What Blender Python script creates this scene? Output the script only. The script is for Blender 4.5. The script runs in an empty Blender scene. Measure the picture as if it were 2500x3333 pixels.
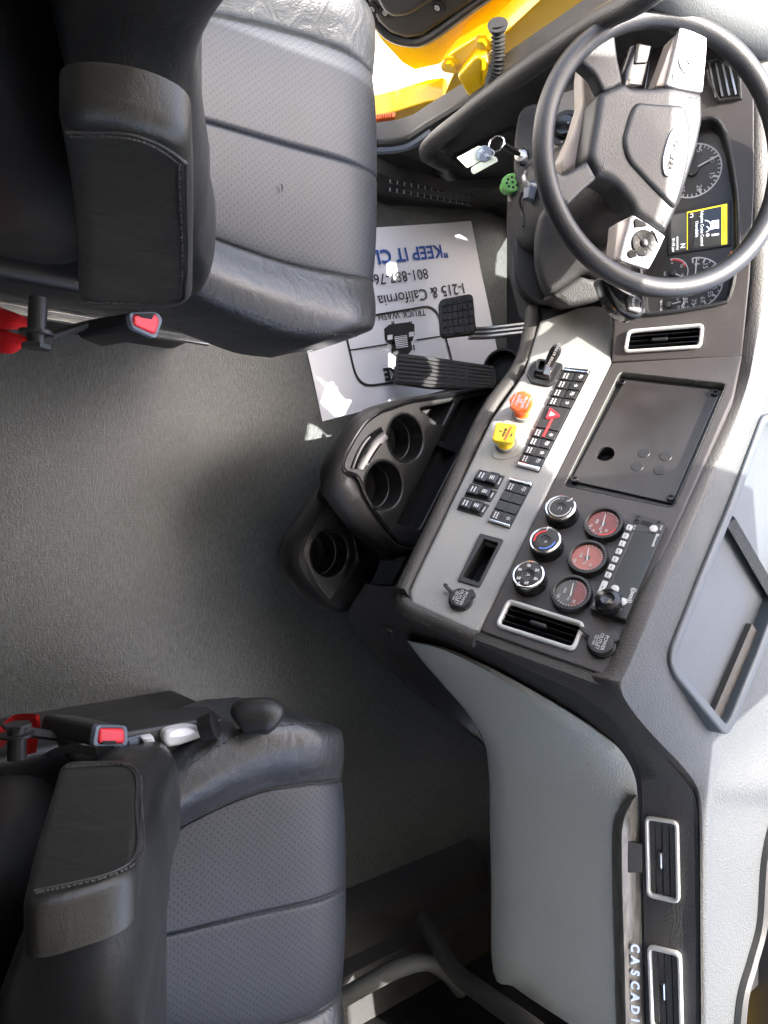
import bpy, bmesh, math, random
from mathutils import Vector as V, Matrix
from mathutils.geometry import tessellate_polygon
random.seed(7)
sc = bpy.context.scene
COL = sc.collection
RAD = math.radians
# ------------------------------------------------------------------ camera
F, ZC, PIT = 2400.0, 1.42, 50.0
SP, CP_ = math.sin(RAD(PIT)), math.cos(RAD(PIT))
cd = bpy.data.cameras.new('camera'); cam = bpy.data.objects.new('camera', cd); COL.objects.link(cam)
cd.sensor_width = 36.0; cd.lens = F / 3333 * 36.0; cd.clip_start = 0.02; cd.clip_end = 500
cam.matrix_world = Matrix(((0, -1, 0, 0), (SP, 0, -CP_, 0), (CP_, 0, SP, ZC), (0, 0, 0, 1)))
sc.camera = cam
# ------------------------------------------------------------------ light
S = V((-0.20, 0.15, 1.0)).normalized()
w = bpy.data.worlds.new('World'); sc.world = w; w.use_nodes = True
nt = w.node_tree; bg = nt.nodes['Background']
sky = nt.nodes.new('ShaderNodeTexSky'); sky.sky_type = 'NISHITA'; sky.sun_disc = False
sky.dust_density = 6.0; sky.air_density = 0.8; sky.ozone_density = 0.6; sky.sun_elevation = math.asin(S.z); sky.sun_rotation = math.atan2(S.x, S.y)
nt.links.new(sky.outputs[0], bg.inputs[0]); bg.inputs[1].default_value = 0.13
sd = bpy.data.lights.new('sun', 'SUN'); sd.energy = 2.3; sd.angle = RAD(0.5); sd.color = (1, .96, .9)
so = bpy.data.objects.new('sun', sd); COL.objects.link(so); so.rotation_euler = S.to_track_quat('Z', 'Y').to_euler()
sc.view_settings.view_transform = 'Standard'; sc.view_settings.look = 'None'
sc.view_settings.exposure = 3.15; sc.view_settings.gamma = 1; sc.view_settings.use_curve_mapping = False
sc.cycles.max_bounces = 8
# ------------------------------------------------------------------ view rays to world points
C0 = V((0, 0, ZC))
def ray(px, py):
    u, v = (px - 1250) / F, (py - 1666.5) / F
    return V((v, CP_ + u * SP, -SP + u * CP_))
def atz(px, py, z): r = ray(px, py); return C0 + r * ((z - ZC) / r.z)
def atx(px, py, x): r = ray(px, py); return C0 + r * (x / r.x)
def att(px, py, t): return C0 + ray(px, py) * t
class Pl:
    def __init__(s, o, ex, ey):
        s.o = V(o); s.ex = V(ex).normalized(); s.n = s.ex.cross(V(ey)).normalized(); s.ey = s.n.cross(s.ex)
    def at(s, px, py, h=0):
        r = ray(px, py); return C0 + r * (((s.o + s.n * h - C0) @ s.n) / (r @ s.n))
    def l(s, px, py, h=0):
        d = s.at(px, py, h) - s.o; return (d @ s.ex, d @ s.ey)
    def w(s, a, b, h=0): return s.o + s.ex * a + s.ey * b + s.n * h
    def L(s, pts, h=0): return [s.l(p[0], p[1], h) for p in pts]
    def shift(s, h): return Pl(s.o + s.n * h, s.ex, s.ey)
    def sub(s, a, b, h=0, rot=0):
        c, q = math.cos(rot), math.sin(rot)
        return Pl(s.w(a, b, h), s.ex * c + s.ey * q, s.ey * c - s.ex * q)
# ------------------------------------------------------------------ materials
def mat(name, col, rough=.5, metal=0, grain=0, gscale=400, var=0, vscale=6, spec=.5, coat=0, wear=None, trans=0, emit=0):
    m = bpy.data.materials.new(name); m.use_nodes = True; t = m.node_tree; b = t.nodes['Principled BSDF']
    c = (col, col, col) if isinstance(col, (int, float)) else col
    b.inputs['Base Color'].default_value = (*c, 1); b.inputs['Roughness'].default_value = rough
    b.inputs['Metallic'].default_value = metal; b.inputs['Specular IOR Level'].default_value = spec
    if coat: b.inputs['Coat Weight'].default_value = coat; b.inputs['Coat Roughness'].default_value = .08
    if trans: b.inputs['Transmission Weight'].default_value = trans
    if emit:
        b.inputs['Emission Color'].default_value = (*c, 1); b.inputs['Emission Strength'].default_value = emit
    tc = t.nodes.new('ShaderNodeTexCoord')
    if grain:
        n1 = t.nodes.new('ShaderNodeTexVoronoi'); n1.inputs['Scale'].default_value = gscale
        n2 = t.nodes.new('ShaderNodeTexNoise'); n2.inputs['Scale'].default_value = gscale * .6; n2.inputs['Detail'].default_value = 3
        mx = t.nodes.new('ShaderNodeMath'); mx.operation = 'ADD'
        t.links.new(tc.outputs['Object'], n1.inputs['Vector']); t.links.new(tc.outputs['Object'], n2.inputs['Vector'])
        t.links.new(n1.outputs['Distance'], mx.inputs[0]); t.links.new(n2.outputs['Fac'], mx.inputs[1])
        bp = t.nodes.new('ShaderNodeBump'); bp.inputs['Strength'].default_value = grain; bp.inputs['Distance'].default_value = .0012
        t.links.new(mx.outputs[0], bp.inputs['Height']); t.links.new(bp.outputs[0], b.inputs['Normal'])
    if var:
        n3 = t.nodes.new('ShaderNodeTexNoise'); n3.inputs['Scale'].default_value = vscale; n3.inputs['Detail'].default_value = 6
        t.links.new(tc.outputs['Object'], n3.inputs['Vector'])
        n4 = t.nodes.new('ShaderNodeTexNoise'); n4.inputs['Scale'].default_value = gscale * .8; n4.inputs['Detail'].default_value = 2
        t.links.new(tc.outputs['Object'], n4.inputs['Vector'])
        ad = t.nodes.new('ShaderNodeMath'); ad.operation = 'MULTIPLY_ADD'; ad.inputs[1].default_value = .5
        t.links.new(n3.outputs['Fac'], ad.inputs[0]); 
        m2 = t.nodes.new('ShaderNodeMath'); m2.operation = 'MULTIPLY'; m2.inputs[1].default_value = .5
        t.links.new(n4.outputs['Fac'], m2.inputs[0]); t.links.new(m2.outputs[0], ad.inputs[2])
        rp = t.nodes.new('ShaderNodeMapRange'); rp.inputs[1].default_value = .3; rp.inputs[2].default_value = .7
        rp.inputs[3].default_value = 1 - var; rp.inputs[4].default_value = 1 + var
        t.links.new(ad.outputs[0], rp.inputs[0])
        vm = t.nodes.new('ShaderNodeVectorMath'); vm.operation = 'SCALE'; vm.inputs[0].default_value = c
        t.links.new(rp.outputs[0], vm.inputs['Scale']); t.links.new(vm.outputs[0], b.inputs['Base Color'])
        r2 = t.nodes.new('ShaderNodeMapRange'); r2.inputs[1].default_value = .3; r2.inputs[2].default_value = .7
        r2.inputs[3].default_value = max(.02, rough - .07); r2.inputs[4].default_value = min(1, rough + .07)
        t.links.new(n3.outputs['Fac'], r2.inputs[0]); t.links.new(r2.outputs[0], b.inputs['Roughness'])
    return m
M = {}
M['floor'] = mat('floor_vinyl', (.075, .073, .07), .40, 0, .35, 330, .30, 3, .6)
M['leather'] = mat('black_leather', (.022, .024, .026), .36, 0, .2, 520, .12, 9, .6)
M['leather_side'] = mat('worn_leather', (.012, .012, .0112), .40, 0, .10, 800, .15, 12, .6)
M['black'] = mat('black_plastic', (.012, .012, .012), .45, 0, .15, 500, .15, 8)
M['blackg'] = mat('gloss_black', (.008, .008, .009), .16, 0, 0, 400, .1, 20)
M['dash'] = mat('dark_dash_plastic', (.025, .024, .0225), .52, 0, .35, 450, .12, 7)
M['wheel'] = mat('wheel_skin', (.0115, .012, .013), .46, 0, .22, 560, .1, 9)
M['jamb'] = mat('jamb_plastic', (.045, .042, .037), .55, 0, .35, 420, .12, 8)
M['pillar'] = mat('pillar_gray', (.085, .09, .085), .6, 0, .4, 380, .08, 8)
M['panel'] = mat('brown_black_panel', (.040, .035, .033), .5, 0, .25, 700, .16, 10)
M['brow'] = mat('dark_brow_skin', (.034, .031, .027), .55, 0, .5, 380, .12, 9)
M['gray'] = mat('warm_gray_plastic', (.23, .23, .216), .52, 0, .3, 480, .06, 8)
M['glove'] = mat('glovebox_gray', (.25, .262, .245), .5, 0, .6, 330, .05, 5)
M['top'] = mat('dash_top_gray', (.036, .041, .044), .62, 0, .6, 380, .12, 14)
M['seal'] = mat('rubber_seal', (.022, .022, .021), .55, 0, .1, 300, .15, 20)
M['rubber'] = mat('pedal_rubber', (.028, .028, .028), .6, 0, .2, 500, .2, 25)
M['chrome'] = mat('bright_chrome', (.75, .75, .76), .15, 1)
M['silver'] = mat('satin_silver', (.55, .55, .54), .35, .75, 0, 400, .06, 20)
M['steel'] = mat('brushed_steel', (.5, .49, .47), .35, 1, 0, 400, .15, 30)
M['ventfr'] = mat('satin_white_metal', (.72, .72, .70), .35, .3)
M['white'] = mat('white_print', .5, .5)
M['whitebtn'] = mat('white_button', .45, .4)
M['yellow'] = mat('yellow_paint', (.86, .54, .005), .22, 0, 0, 400, .04, 4, .5, .6)
M['orange'] = mat('amber_lens', (.75, .16, .01), .2, 0, 0, 400, 0, 4, .5, .4)
M['red'] = mat('red_plastic', (.62, .02, .03), .38)
M['redstrap'] = mat('red_strap', (.55, .012, .015), .55, 0, .3, 500, .1, 30)
M['knob_o'] = mat('orange_red_knob', (.85, .13, .015), .35)
M['knob_y'] = mat('yellow_knob', (.85, .6, .02), .35)
M['paper'] = mat('paper', (.74, .75, .78), .6, 0, 0, 400, .03, 3)
M['ink'] = mat('black_ink', .012, .6)
M['blue'] = mat('blue_ink', (.012, .07, .32), .6)
M['dial'] = mat('dial_black', (.022, .021, .020), .4)
M['dialred_refl'] = mat('dial_red_reflection', (.16, .03, .032), .25)  # dial colour with red reflection on the glass painted in
M['dialpink_refl'] = mat('dial_rose_reflection', (.30, .085, .07), .25)  # rose glass reflection painted into this dial's colour
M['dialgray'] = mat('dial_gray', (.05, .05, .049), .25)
M['green'] = mat('green_connector', (.16, .42, .10), .5)
M['tag'] = mat('pale_tag', (.55, .60, .47), .55, 0, 0, 400, .08, 30)
M['taupe'] = mat('taupe_trim', (.30, .26, .225), .5)
M['lum_y'] = mat('lit_yellow', (.75, .62, .02), .4, emit=.22)
M['lum_w'] = mat('lit_white', (.8, .8, .8), .4, emit=.22)
M['lum_o'] = mat('lit_orange', (.8, .2, .03), .4, emit=.15)
M['screen'] = mat('display_glass', (.010, .011, .014), .06)
M['badge'] = mat('dulled_chrome', (.62, .62, .63), .3, .8)
M['screen2'] = mat('display_grey', (.10, .105, .10), .2)
M['concrete'] = mat('concrete', (.55, .53, .5), .9, 0, 0, 20, .1, 1)
M['head'] = mat('headliner', (.62, .62, .60), .9)
M['dark'] = mat('dark_void', .006, .8)
M['slate'] = mat('buckle_frame', (.10, .12, .15), .45)
M['mirror'] = mat('blue_tray', (.033, .041, .048), .45, 0, .12, 400, .08, 10)
M['temp_b'] = mat('blue_print', (.08, .18, .6), .5)
M['temp_r'] = mat('red_print', (.7, .03, .03), .5)
M['console'] = mat('console_plastic', (.013, .013, .0128), .42, 0, .12, 600, .12, 9)
# soft folds added to the seat leathers
for nm, st_ in (('leather', .28), ('leather_side', .12)):
    t = M[nm].node_tree; b = t.nodes['Principled BSDF']; old = b.inputs['Normal'].links[0].from_socket
    tc = t.nodes.new('ShaderNodeTexCoord'); mp = t.nodes.new('ShaderNodeMapping'); mp.inputs['Scale'].default_value = (22, 34, 26); mp.inputs['Rotation'].default_value = (.3, .2, .5)
    nz = t.nodes.new('ShaderNodeTexNoise'); nz.inputs['Scale'].default_value = 1; nz.inputs['Detail'].default_value = 3; nz.inputs['Distortion'].default_value = 1.6
    bp = t.nodes.new('ShaderNodeBump'); bp.inputs['Strength'].default_value = st_; bp.inputs['Distance'].default_value = .006
    t.links.new(tc.outputs['Object'], mp.inputs[0]); t.links.new(mp.outputs[0], nz.inputs['Vector']); t.links.new(nz.outputs['Fac'], bp.inputs['Height'])
    t.links.new(old, bp.inputs['Normal']); t.links.new(bp.outputs[0], b.inputs['Normal'])
# streaky floor covering
t = M['floor'].node_tree; b = t.nodes['Principled BSDF']
tc = t.nodes.new('ShaderNodeTexCoord'); mp = t.nodes.new('ShaderNodeMapping'); mp.inputs['Scale'].default_value = (70, 330, 1)
nz = t.nodes.new('ShaderNodeTexNoise'); nz.inputs['Scale'].default_value = 1; nz.inputs['Detail'].default_value = 4; nz.inputs['Distortion'].default_value = .6
n2 = t.nodes.new('ShaderNodeTexNoise'); n2.inputs['Scale'].default_value = 4; n2.inputs['Detail'].default_value = 7
mr = t.nodes.new('ShaderNodeMapRange'); mr.inputs[1].default_value = .3; mr.inputs[2].default_value = .72; mr.inputs[3].default_value = .55; mr.inputs[4].default_value = 1.5
m5 = t.nodes.new('ShaderNodeMapRange'); m5.inputs[1].default_value = .3; m5.inputs[2].default_value = .7; m5.inputs[3].default_value = .82; m5.inputs[4].default_value = 1.15
mu = t.nodes.new('ShaderNodeMath'); mu.operation = 'MULTIPLY'; vm = t.nodes.new('ShaderNodeVectorMath'); vm.operation = 'SCALE'; vm.inputs[0].default_value = (.055, .061, .060)
for a_, b_ in ((tc.outputs['Object'], mp.inputs[0]), (mp.outputs[0], nz.inputs['Vector']), (tc.outputs['Object'], n2.inputs['Vector']), (nz.outputs['Fac'], mr.inputs[0]), (n2.outputs['Fac'], m5.inputs[0]), (mr.outputs[0], mu.inputs[0]), (m5.outputs[0], mu.inputs[1]), (mu.outputs[0], vm.inputs['Scale']), (vm.outputs[0], b.inputs['Base Color'])): t.links.new(a_, b_)
# wood trim
m = mat('dark_wood', (.08, .075, .068), .3, coat=.5); t = m.node_tree
tc = t.nodes.new('ShaderNodeTexCoord'); mp = t.nodes.new('ShaderNodeMapping'); mp.inputs['Scale'].default_value = (14, 90, 90)
nz = t.nodes.new('ShaderNodeTexNoise'); nz.inputs['Scale'].default_value = 1; nz.inputs['Detail'].default_value = 8; nz.inputs['Distortion'].default_value = 1.2
cr = t.nodes.new('ShaderNodeValToRGB'); cr.color_ramp.elements[0].position = .35; cr.color_ramp.elements[0].color = (.04, .037, .033, 1)
cr.color_ramp.elements[1].position = .68; cr.color_ramp.elements[1].color = (.125, .12, .105, 1)
t.links.new(tc.outputs['Object'], mp.inputs[0]); t.links.new(mp.outputs[0], nz.inputs['Vector']); t.links.new(nz.outputs['Fac'], cr.inputs[0])
t.links.new(cr.outputs[0], t.nodes['Principled BSDF'].inputs['Base Color']); M['wood'] = m
# perforated leather: staggered pin holes; sky reflection tinted into the blue base colour
m = mat('perforated_leather', (.0135, .0175, .0235), .48, 0, .12, 520); t = m.node_tree; b = t.nodes['Principled BSDF']
tc = t.nodes.new('ShaderNodeTexCoord'); mp = t.nodes.new('ShaderNodeMapping'); mp.inputs['Rotation'].default_value = (0, 0, RAD(45))
vo = t.nodes.new('ShaderNodeTexVoronoi'); vo.voronoi_dimensions = '2D'; vo.inputs['Scale'].default_value = 135; vo.inputs['Randomness'].default_value = 0
lt = t.nodes.new('ShaderNodeMapRange'); lt.inputs[1].default_value = .17; lt.inputs[2].default_value = .27; lt.inputs[3].default_value = .04; lt.inputs[4].default_value = 1
nz = t.nodes.new('ShaderNodeTexNoise'); nz.inputs['Scale'].default_value = 8; nz.inputs['Detail'].default_value = 6
m3 = t.nodes.new('ShaderNodeMapRange'); m3.inputs[1].default_value = .3; m3.inputs[2].default_value = .7; m3.inputs[3].default_value = .85; m3.inputs[4].default_value = 1.15
mu = t.nodes.new('ShaderNodeMath'); mu.operation = 'MULTIPLY'
vm = t.nodes.new('ShaderNodeVectorMath'); vm.operation = 'SCALE'; vm.inputs[0].default_value = (.0135, .0175, .0235)
for a_, b_ in ((tc.outputs['Object'], mp.inputs[0]), (mp.outputs[0], vo.inputs['Vector']), (vo.outputs['Distance'], lt.inputs[0]), (tc.outputs['Object'], nz.inputs['Vector']),
               (nz.outputs['Fac'], m3.inputs[0]), (lt.outputs[0], mu.inputs[0]), (m3.outputs[0], mu.inputs[1]), (mu.outputs[0], vm.inputs['Scale']), (vm.outputs[0], b.inputs['Base Color'])):
    t.links.new(a_, b_)
M['perf'] = m
# ------------------------------------------------------------------ object helpers
WM = {}
def thing(name, label, cat, loc=(0, 0, 0), group=None):
    o = bpy.data.objects.new(name, None); COL.objects.link(o); o.location = loc; o.empty_display_size = .05
    o['label'] = label; o['category'] = cat
    if group: o['group'] = group
    WM[o.name] = Matrix.Translation(V(loc)); return o
def link(name, me, parent=None, mats=(), angle=35):
    if parent is not None:
        W = WM[parent.name]; me.transform(W.inverted())
    for k in mats: me.materials.append(M[k])
    me.polygons.foreach_set('use_smooth', [True] * len(me.polygons))
    if angle < 180: me.set_sharp_from_angle(angle=RAD(angle))
    o = bpy.data.objects.new(name, me); COL.objects.link(o)
    if parent is not None: o.parent = parent; WM[o.name] = W
    return o
class MB:
    def __init__(s): s.v = []; s.f = []; s.m = []
    def add(s, v, f, mi=0):
        k = len(s.v); s.v += [V(p) for p in v]; s.f += [tuple(i + k for i in q) for q in f]; s.m += [mi] * len(f); return s
    def grid(s, rows, mi=0, cu=False, cv=False):
        nr, nc = len(rows), len(rows[0]); v = [p for r in rows for p in r]; f = []
        for i in range(nr if cu else nr - 1):
            for j in range(nc if cv else nc - 1):
                a = i * nc + j; b = i * nc + (j + 1) % nc; c = ((i + 1) % nr) * nc
                f.append((a, b, c + (j + 1) % nc, c + j))
        return s.add(v, f, mi)
    def cap(s, ring, mi=0, flip=False):
        q = list(range(len(ring))); return s.add(ring, [tuple(reversed(q)) if flip else tuple(q)], mi)
    def tube(s, path, r, n=10, mi=0, closed=False, caps=True, sx=1, upv=None):
        P = [V(p) for p in path]; N = len(P); rr = r if isinstance(r, (list, tuple)) else [r] * N; rings = []; x = None
        for i in range(N):
            if closed: d = P[(i + 1) % N] - P[i - 1]
            else: d = P[min(i + 1, N - 1)] - P[max(i - 1, 0)]
            d.normalize()
            if x is None:
                a = V(upv) if upv else (V((0, 0, 1)) if abs(d.z) < .9 else V((0, 1, 0))); x = (a - d * (a @ d)).normalized()
            else: x = (x - d * (x @ d)).normalized()
            y = d.cross(x)
            rings.append([P[i] + (x * math.cos(2 * math.pi * k / n) + y * math.sin(2 * math.pi * k / n) * sx) * rr[i] for k in range(n)])
        s.grid(rings, mi, cu=closed, cv=True)
        if caps and not closed: s.cap(rings[0], mi, True); s.cap(rings[-1], mi)
        return s
    def lathe(s, pl, prof, n=32, a=0, b=0, mi=0, sy=1):
        rings = [[pl.w(a + r * math.cos(2 * math.pi * k / n), b + sy * r * math.sin(2 * math.pi * k / n), h) for k in range(n)] for r, h in prof]
        s.grid(rings, mi, cv=True)
        return s
    def plate(s, pl, outer, h0, h1, holes=(), bev=.001, mi=0, back=False, bn=2):
        def area(p): return sum(p[i][0] * p[(i + 1) % len(p)][1] - p[(i + 1) % len(p)][0] * p[i][1] for i in range(len(p)))
        outer = list(outer) if area(outer) > 0 else list(reversed(outer))
        hs = [list(q) if area(q) < 0 else list(reversed(q)) for q in holes]
        def off(p, d):
            o = []; n = len(p)
            for i in range(n):
                a, b, c = V((*p[i - 1], 0)), V((*p[i], 0)), V((*p[(i + 1) % n], 0))
                e1 = (b - a); e2 = (c - b)
                if e1.length < 1e-9 or e2.length < 1e-9: o.append(p[i]); continue
                e1.normalize(); e2.normalize()
                n1, n2 = V((-e1.y, e1.x, 0)), V((-e2.y, e2.x, 0)); q = n1 + n2
                if q.length < 1e-6: o.append(p[i]); continue
                q.normalize(); k = d / max(.4, q @ n1); o.append((b.x + q.x * k, b.y + q.y * k))
            return o
        tops = []
        for p in [outer] + hs:
            rows = [[pl.w(x, y, h0) for x, y in p], [pl.w(x, y, h1 - bev) for x, y in p]]
            if bev > 0:
                for j in range(1, bn + 1):
                    g = math.pi / 2 * j / bn; last = off(p, bev * (1 - math.cos(g)))
                    rows.append([pl.w(x, y, h1 - bev + bev * math.sin(g)) for x, y in last])
                last = off(p, bev * 1.3 + .0004); rows.append([pl.w(x, y, h1) for x, y in last])
            else: last = p
            s.grid(rows, mi, cv=True); tops.append(last)
        flat = [q for p in tops for q in p]
        tri = tessellate_polygon([[V((x, y, 0)) for x, y in p] for p in tops])
        vs = [pl.w(x, y, h1) for x, y in flat]; fs = []
        for a, b, c in tri:
            A, B, C_ = flat[a], flat[b], flat[c]
            k = (B[0] - A[0]) * (C_[1] - A[1]) - (C_[0] - A[0]) * (B[1] - A[1])
            fs.append((a, b, c) if k > 0 else (c, b, a))
        s.add(vs, fs, mi)
        if back: s.add([pl.w(x, y, h0) for x, y in ([q for p in [outer] + hs for q in p])], [tuple(reversed(f)) for f in fs], mi)
        return s
    def build(s, name, mats, parent=None, angle=35, weld=True):
        me = bpy.data.meshes.new(name); me.from_pydata([tuple(p) for p in s.v], [], s.f); me.polygons.foreach_set('material_index', s.m)
        if weld:
            bm = bmesh.new(); bm.from_mesh(me); bmesh.ops.remove_doubles(bm, verts=bm.verts, dist=1e-5); bmesh.ops.recalc_face_normals(bm, faces=bm.faces)
            bm.to_mesh(me); bm.free()
        me.update(); return link(name, me, parent, (mats,) if isinstance(mats, str) else mats, angle)
def rnd(p, r, n=4):
    o = []; N = len(p)
    for i in range(N):
        a, b, c = V((*p[i - 1], 0)), V((*p[i], 0)), V((*p[(i + 1) % N], 0)); r_ = r[i] if isinstance(r, (list, tuple)) else r
        d1, d2 = a - b, c - b; k = min(r_, d1.length * .49, d2.length * .49)
        if k < 1e-6: o.append((b.x, b.y)); continue
        p1, p2 = b + d1.normalized() * k, b + d2.normalized() * k
        for j in range(n + 1):
            t_ = j / n; q = p1 * (1 - t_) ** 2 + b * 2 * t_ * (1 - t_) + p2 * t_ * t_; o.append((q.x, q.y))
    return o
def rect(a, b, w_, h_, rot=0):
    c, q = math.cos(rot), math.sin(rot)
    return [(a + x * c - y * q, b + x * q + y * c) for x, y in ((-w_ / 2, -h_ / 2), (w_ / 2, -h_ / 2), (w_ / 2, h_ / 2), (-w_ / 2, h_ / 2))]
def circ(a, b, r, n=28): return [(a + r * math.cos(2 * math.pi * k / n), b + r * math.sin(2 * math.pi * k / n)) for k in range(n)]
def spl(pts, k=6, closed=False):           # catmull-rom through points of any dimension
    P = [V(p) for p in pts] if len(pts[0]) > 2 else [V((*p, 0)) for p in pts]; N = len(P); o = []
    for i in range(N if closed else N - 1):
        g = (lambda j: P[j % N]) if closed else (lambda j: P[max(0, min(N - 1, j))])
        a, b, c, d = g(i - 1), g(i), g(i + 1), g(i + 2)
        for j in range(k):
            t_ = j / k; o.append(.5 * ((2 * b) + (c - a) * t_ + (2 * a - 5 * b + 4 * c - d) * t_ ** 2 + (3 * b - a - 3 * c + d) * t_ ** 3))
    if not closed: o.append(P[-1])
    return o if len(pts[0]) > 2 else [(q.x, q.y) for q in o]
def strip(pl, pts, w_, h0, h1, mb=None, mi=0, closed=False):   # flat band along a 2D path
    mb = mb or MB(); P = [V((*p, 0)) for p in pts]; rows = []; N = len(P)
    for i in range(N):
        d = (P[(i + 1) % N] - P[i - 1]) if closed else (P[min(i + 1, N - 1)] - P[max(i - 1, 0)])
        d.normalize(); n_ = V((-d.y, d.x, 0)) * w_ / 2; a, b = P[i] - n_, P[i] + n_
        rows.append([pl.w(a.x, a.y, h0), pl.w(a.x, a.y, h1), pl.w(b.x, b.y, h1), pl.w(b.x, b.y, h0)])
    mb.grid(rows, mi, cu=closed); return mb
TXT = []
def text(key, parent, m_, pl, a, b, size, s, rot=0, h=.0006, align='CENTER', sx=1, ext=.0002, bold=0):
    TXT.append((key, parent, m_, pl.sub(a, b, h, rot), size, s, align, sx, ext, bold))
def flush_text():
    tmp = []
    for key, parent, m_, pl, size, s, align, sx, ext, bold in TXT:
        cu = bpy.data.curves.new('t', 'FONT'); cu.body = s; cu.size = size; cu.align_x = align; cu.align_y = 'CENTER'; cu.extrude = ext
        cu.resolution_u = 3; cu.offset = bold
        o = bpy.data.objects.new('t', cu); COL.objects.link(o); tmp.append(o)
    bpy.context.view_layer.update(); dg = bpy.context.evaluated_depsgraph_get(); G = {}
    for o, (key, parent, m_, pl, size, s, align, sx, ext, bold) in zip(tmp, TXT):
        me = bpy.data.meshes.new_from_object(o.evaluated_get(dg))
        mb = G.setdefault((key, parent.name, m_), (MB(), parent))[0]
        mb.add([pl.w(v.co.x * sx, v.co.y, v.co.z) for v in me.vertices], [tuple(p.vertices) for p in me.polygons])
        bpy.data.meshes.remove(me)
    for o in tmp:
        c = o.data; bpy.data.objects.remove(o); bpy.data.curves.remove(c)
    for (key, pn, m_), (mb, parent) in G.items():
        MKS.setdefault((key, parent, m_), MB()); q = MKS[(key, parent, m_)]; q.add(mb.v, mb.f)
    for (key, parent, m_), mb in MKS.items(): mb.build(key, m_, parent)
MKS = {}
def marks(key, parent, m_): return MKS.setdefault((key, parent, m_), MB())
# ================================================================== setting
def sheet(name, pts, m_, label_kind='structure'):
    o = MB().add(pts, [tuple(range(len(pts)))]).build(name, m_, None, weld=False); o['kind'] = label_kind; return o
sheet('ground', [(-60, -60, -1.15), (60, -60, -1.15), (60, 60, -1.15), (-60, 60, -1.15)], 'concrete')
fl = MB(); xs = [-.86 + i * .06 for i in range(34)]; ys = [-1.2 + j * .06 for j in range(50)]
fl.grid([[(x, y, 0.002 * math.sin(7 * x + 3 * y) * (1 if abs(x) < .3 else 0)) for y in ys] for x in xs]); fo = fl.build('floor', 'floor', None, 180); fo['kind'] = 'structure'
# ------------------------------------------------------------------ cab shell
cab = thing('truck_cab', 'cab shell of the yellow truck around the seats, with door sill and left grab handle', 'truck cab', (0, 0, 0))
def slab(name, pl, outline, th, m_, parent, holes=()): return MB().plate(pl, outline, -th, 0, holes, .002, back=True).build(name, m_, parent)
roofP = Pl((0, 0, 1.9), (1, 0, 0), (0, 1, 0))
slab('shading_roof', roofP, [(-.94, -1.2), (1.2, -1.2), (1.2, 1.22), (.6, 1.27), (.16, 1.29), (.1, 1.46), (-.24, 1.46), (-.30, 1.22), (-.48, 1.22), (-.72, 1.275), (-.94, 1.275)], .05, 'head', cab)  # unseen roof; front edge and centre bulge shaped to cast dash shade
rearP = Pl((0, -1.2, 0), (-1, 0, 0), (0, 0, 1)); slab('rear_wall', rearP, [(-1.2, 0), (.94, 0), (.94, 1.85), (-1.2, 1.85)], .05, 'jamb', cab)
sideL = Pl((-.90, 0, 0), (0, 1, 0), (0, 0, 1)); slab('side_wall', sideL, [(-1.2, 0), (.12, 0), (.12, 1.85), (-1.2, 1.85)], .05, 'head', cab)
sideR = Pl((1.15, 0, 0), (0, -1, 0), (0, 0, 1))
slab('side_wall', sideR, [(1.2, .9), (1.2, 1.85), (-1.3, 1.85), (-1.65, .9)], .05, 'head', cab, [[(1.0, .97), (1.0, 1.72), (.2, 1.72), (.2, .97)], [(-.1, .97), (-.1, 1.72), (-1.15, 1.72), (-1.25, .97)]])  # rearward opening added to let in fill light from behind
slab('side_wall', sideR, [(1.2, 0), (1.2, .897), (-1.28, .897), (-1.28, .80), (-1.8, .78), (-1.8, 0)], .05, 'black', cab)
fw = MB(); fw.add([(-.86, 1.66, 0), (1.14, 1.66, 0), (1.14, 1.72, .22), (-.86, 1.72, .22), (1.14, 1.85, .82), (-.86, 1.85, .82)], [(0, 1, 2, 3), (3, 2, 4, 5)]); fw.build('firewall', 'dash', cab)
# driver's sill: ledge with ribbed treads, running along the door opening
sec = [(-.775, 0), (-.782, .05), (-.79, .07), (-.80, .08), (-.832, .085), (-.840, .10), (-.846, .113), (-.855, .115), (-.855, -.1)]
yy = [-.4, .2, .6, 1.0, 1.1, 1.2, 1.28, 1.34, 1.42, 1.5, 1.6, 1.7]
def lift(y): return max(0, y - 1.26) ** 1.3 * 1.4
MB().grid([[V((x + (-max(0, y - 1.2) * .22 if x > -.80 else -max(0, y - 1.2) * .06 if x > -.84 else 0), y, z + (lift(y) if z > .02 else 0))) for x, z in sec] for y in yy]).build('door_sill', 'dash', cab)
q = MB(); qm = MB()
for (a, b) in (((1263, 591), (1540, 640)), ((1262, 617), (1537, 668))):
    P0, P1 = atz(*a, .088), atz(*b, .088); q.tube([P0, P1], .0035, 6)
    for k in range(13):
        c = P0.lerp(P1, (k + .2) / 13); qm.tube([c + V((-.004, 0, .003)), c + V((.004, 0, .003))], .0016, 5)
q.build('tread_rib', 'black', cab); qm.build('tread_mark', 'glove', cab)
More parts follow.
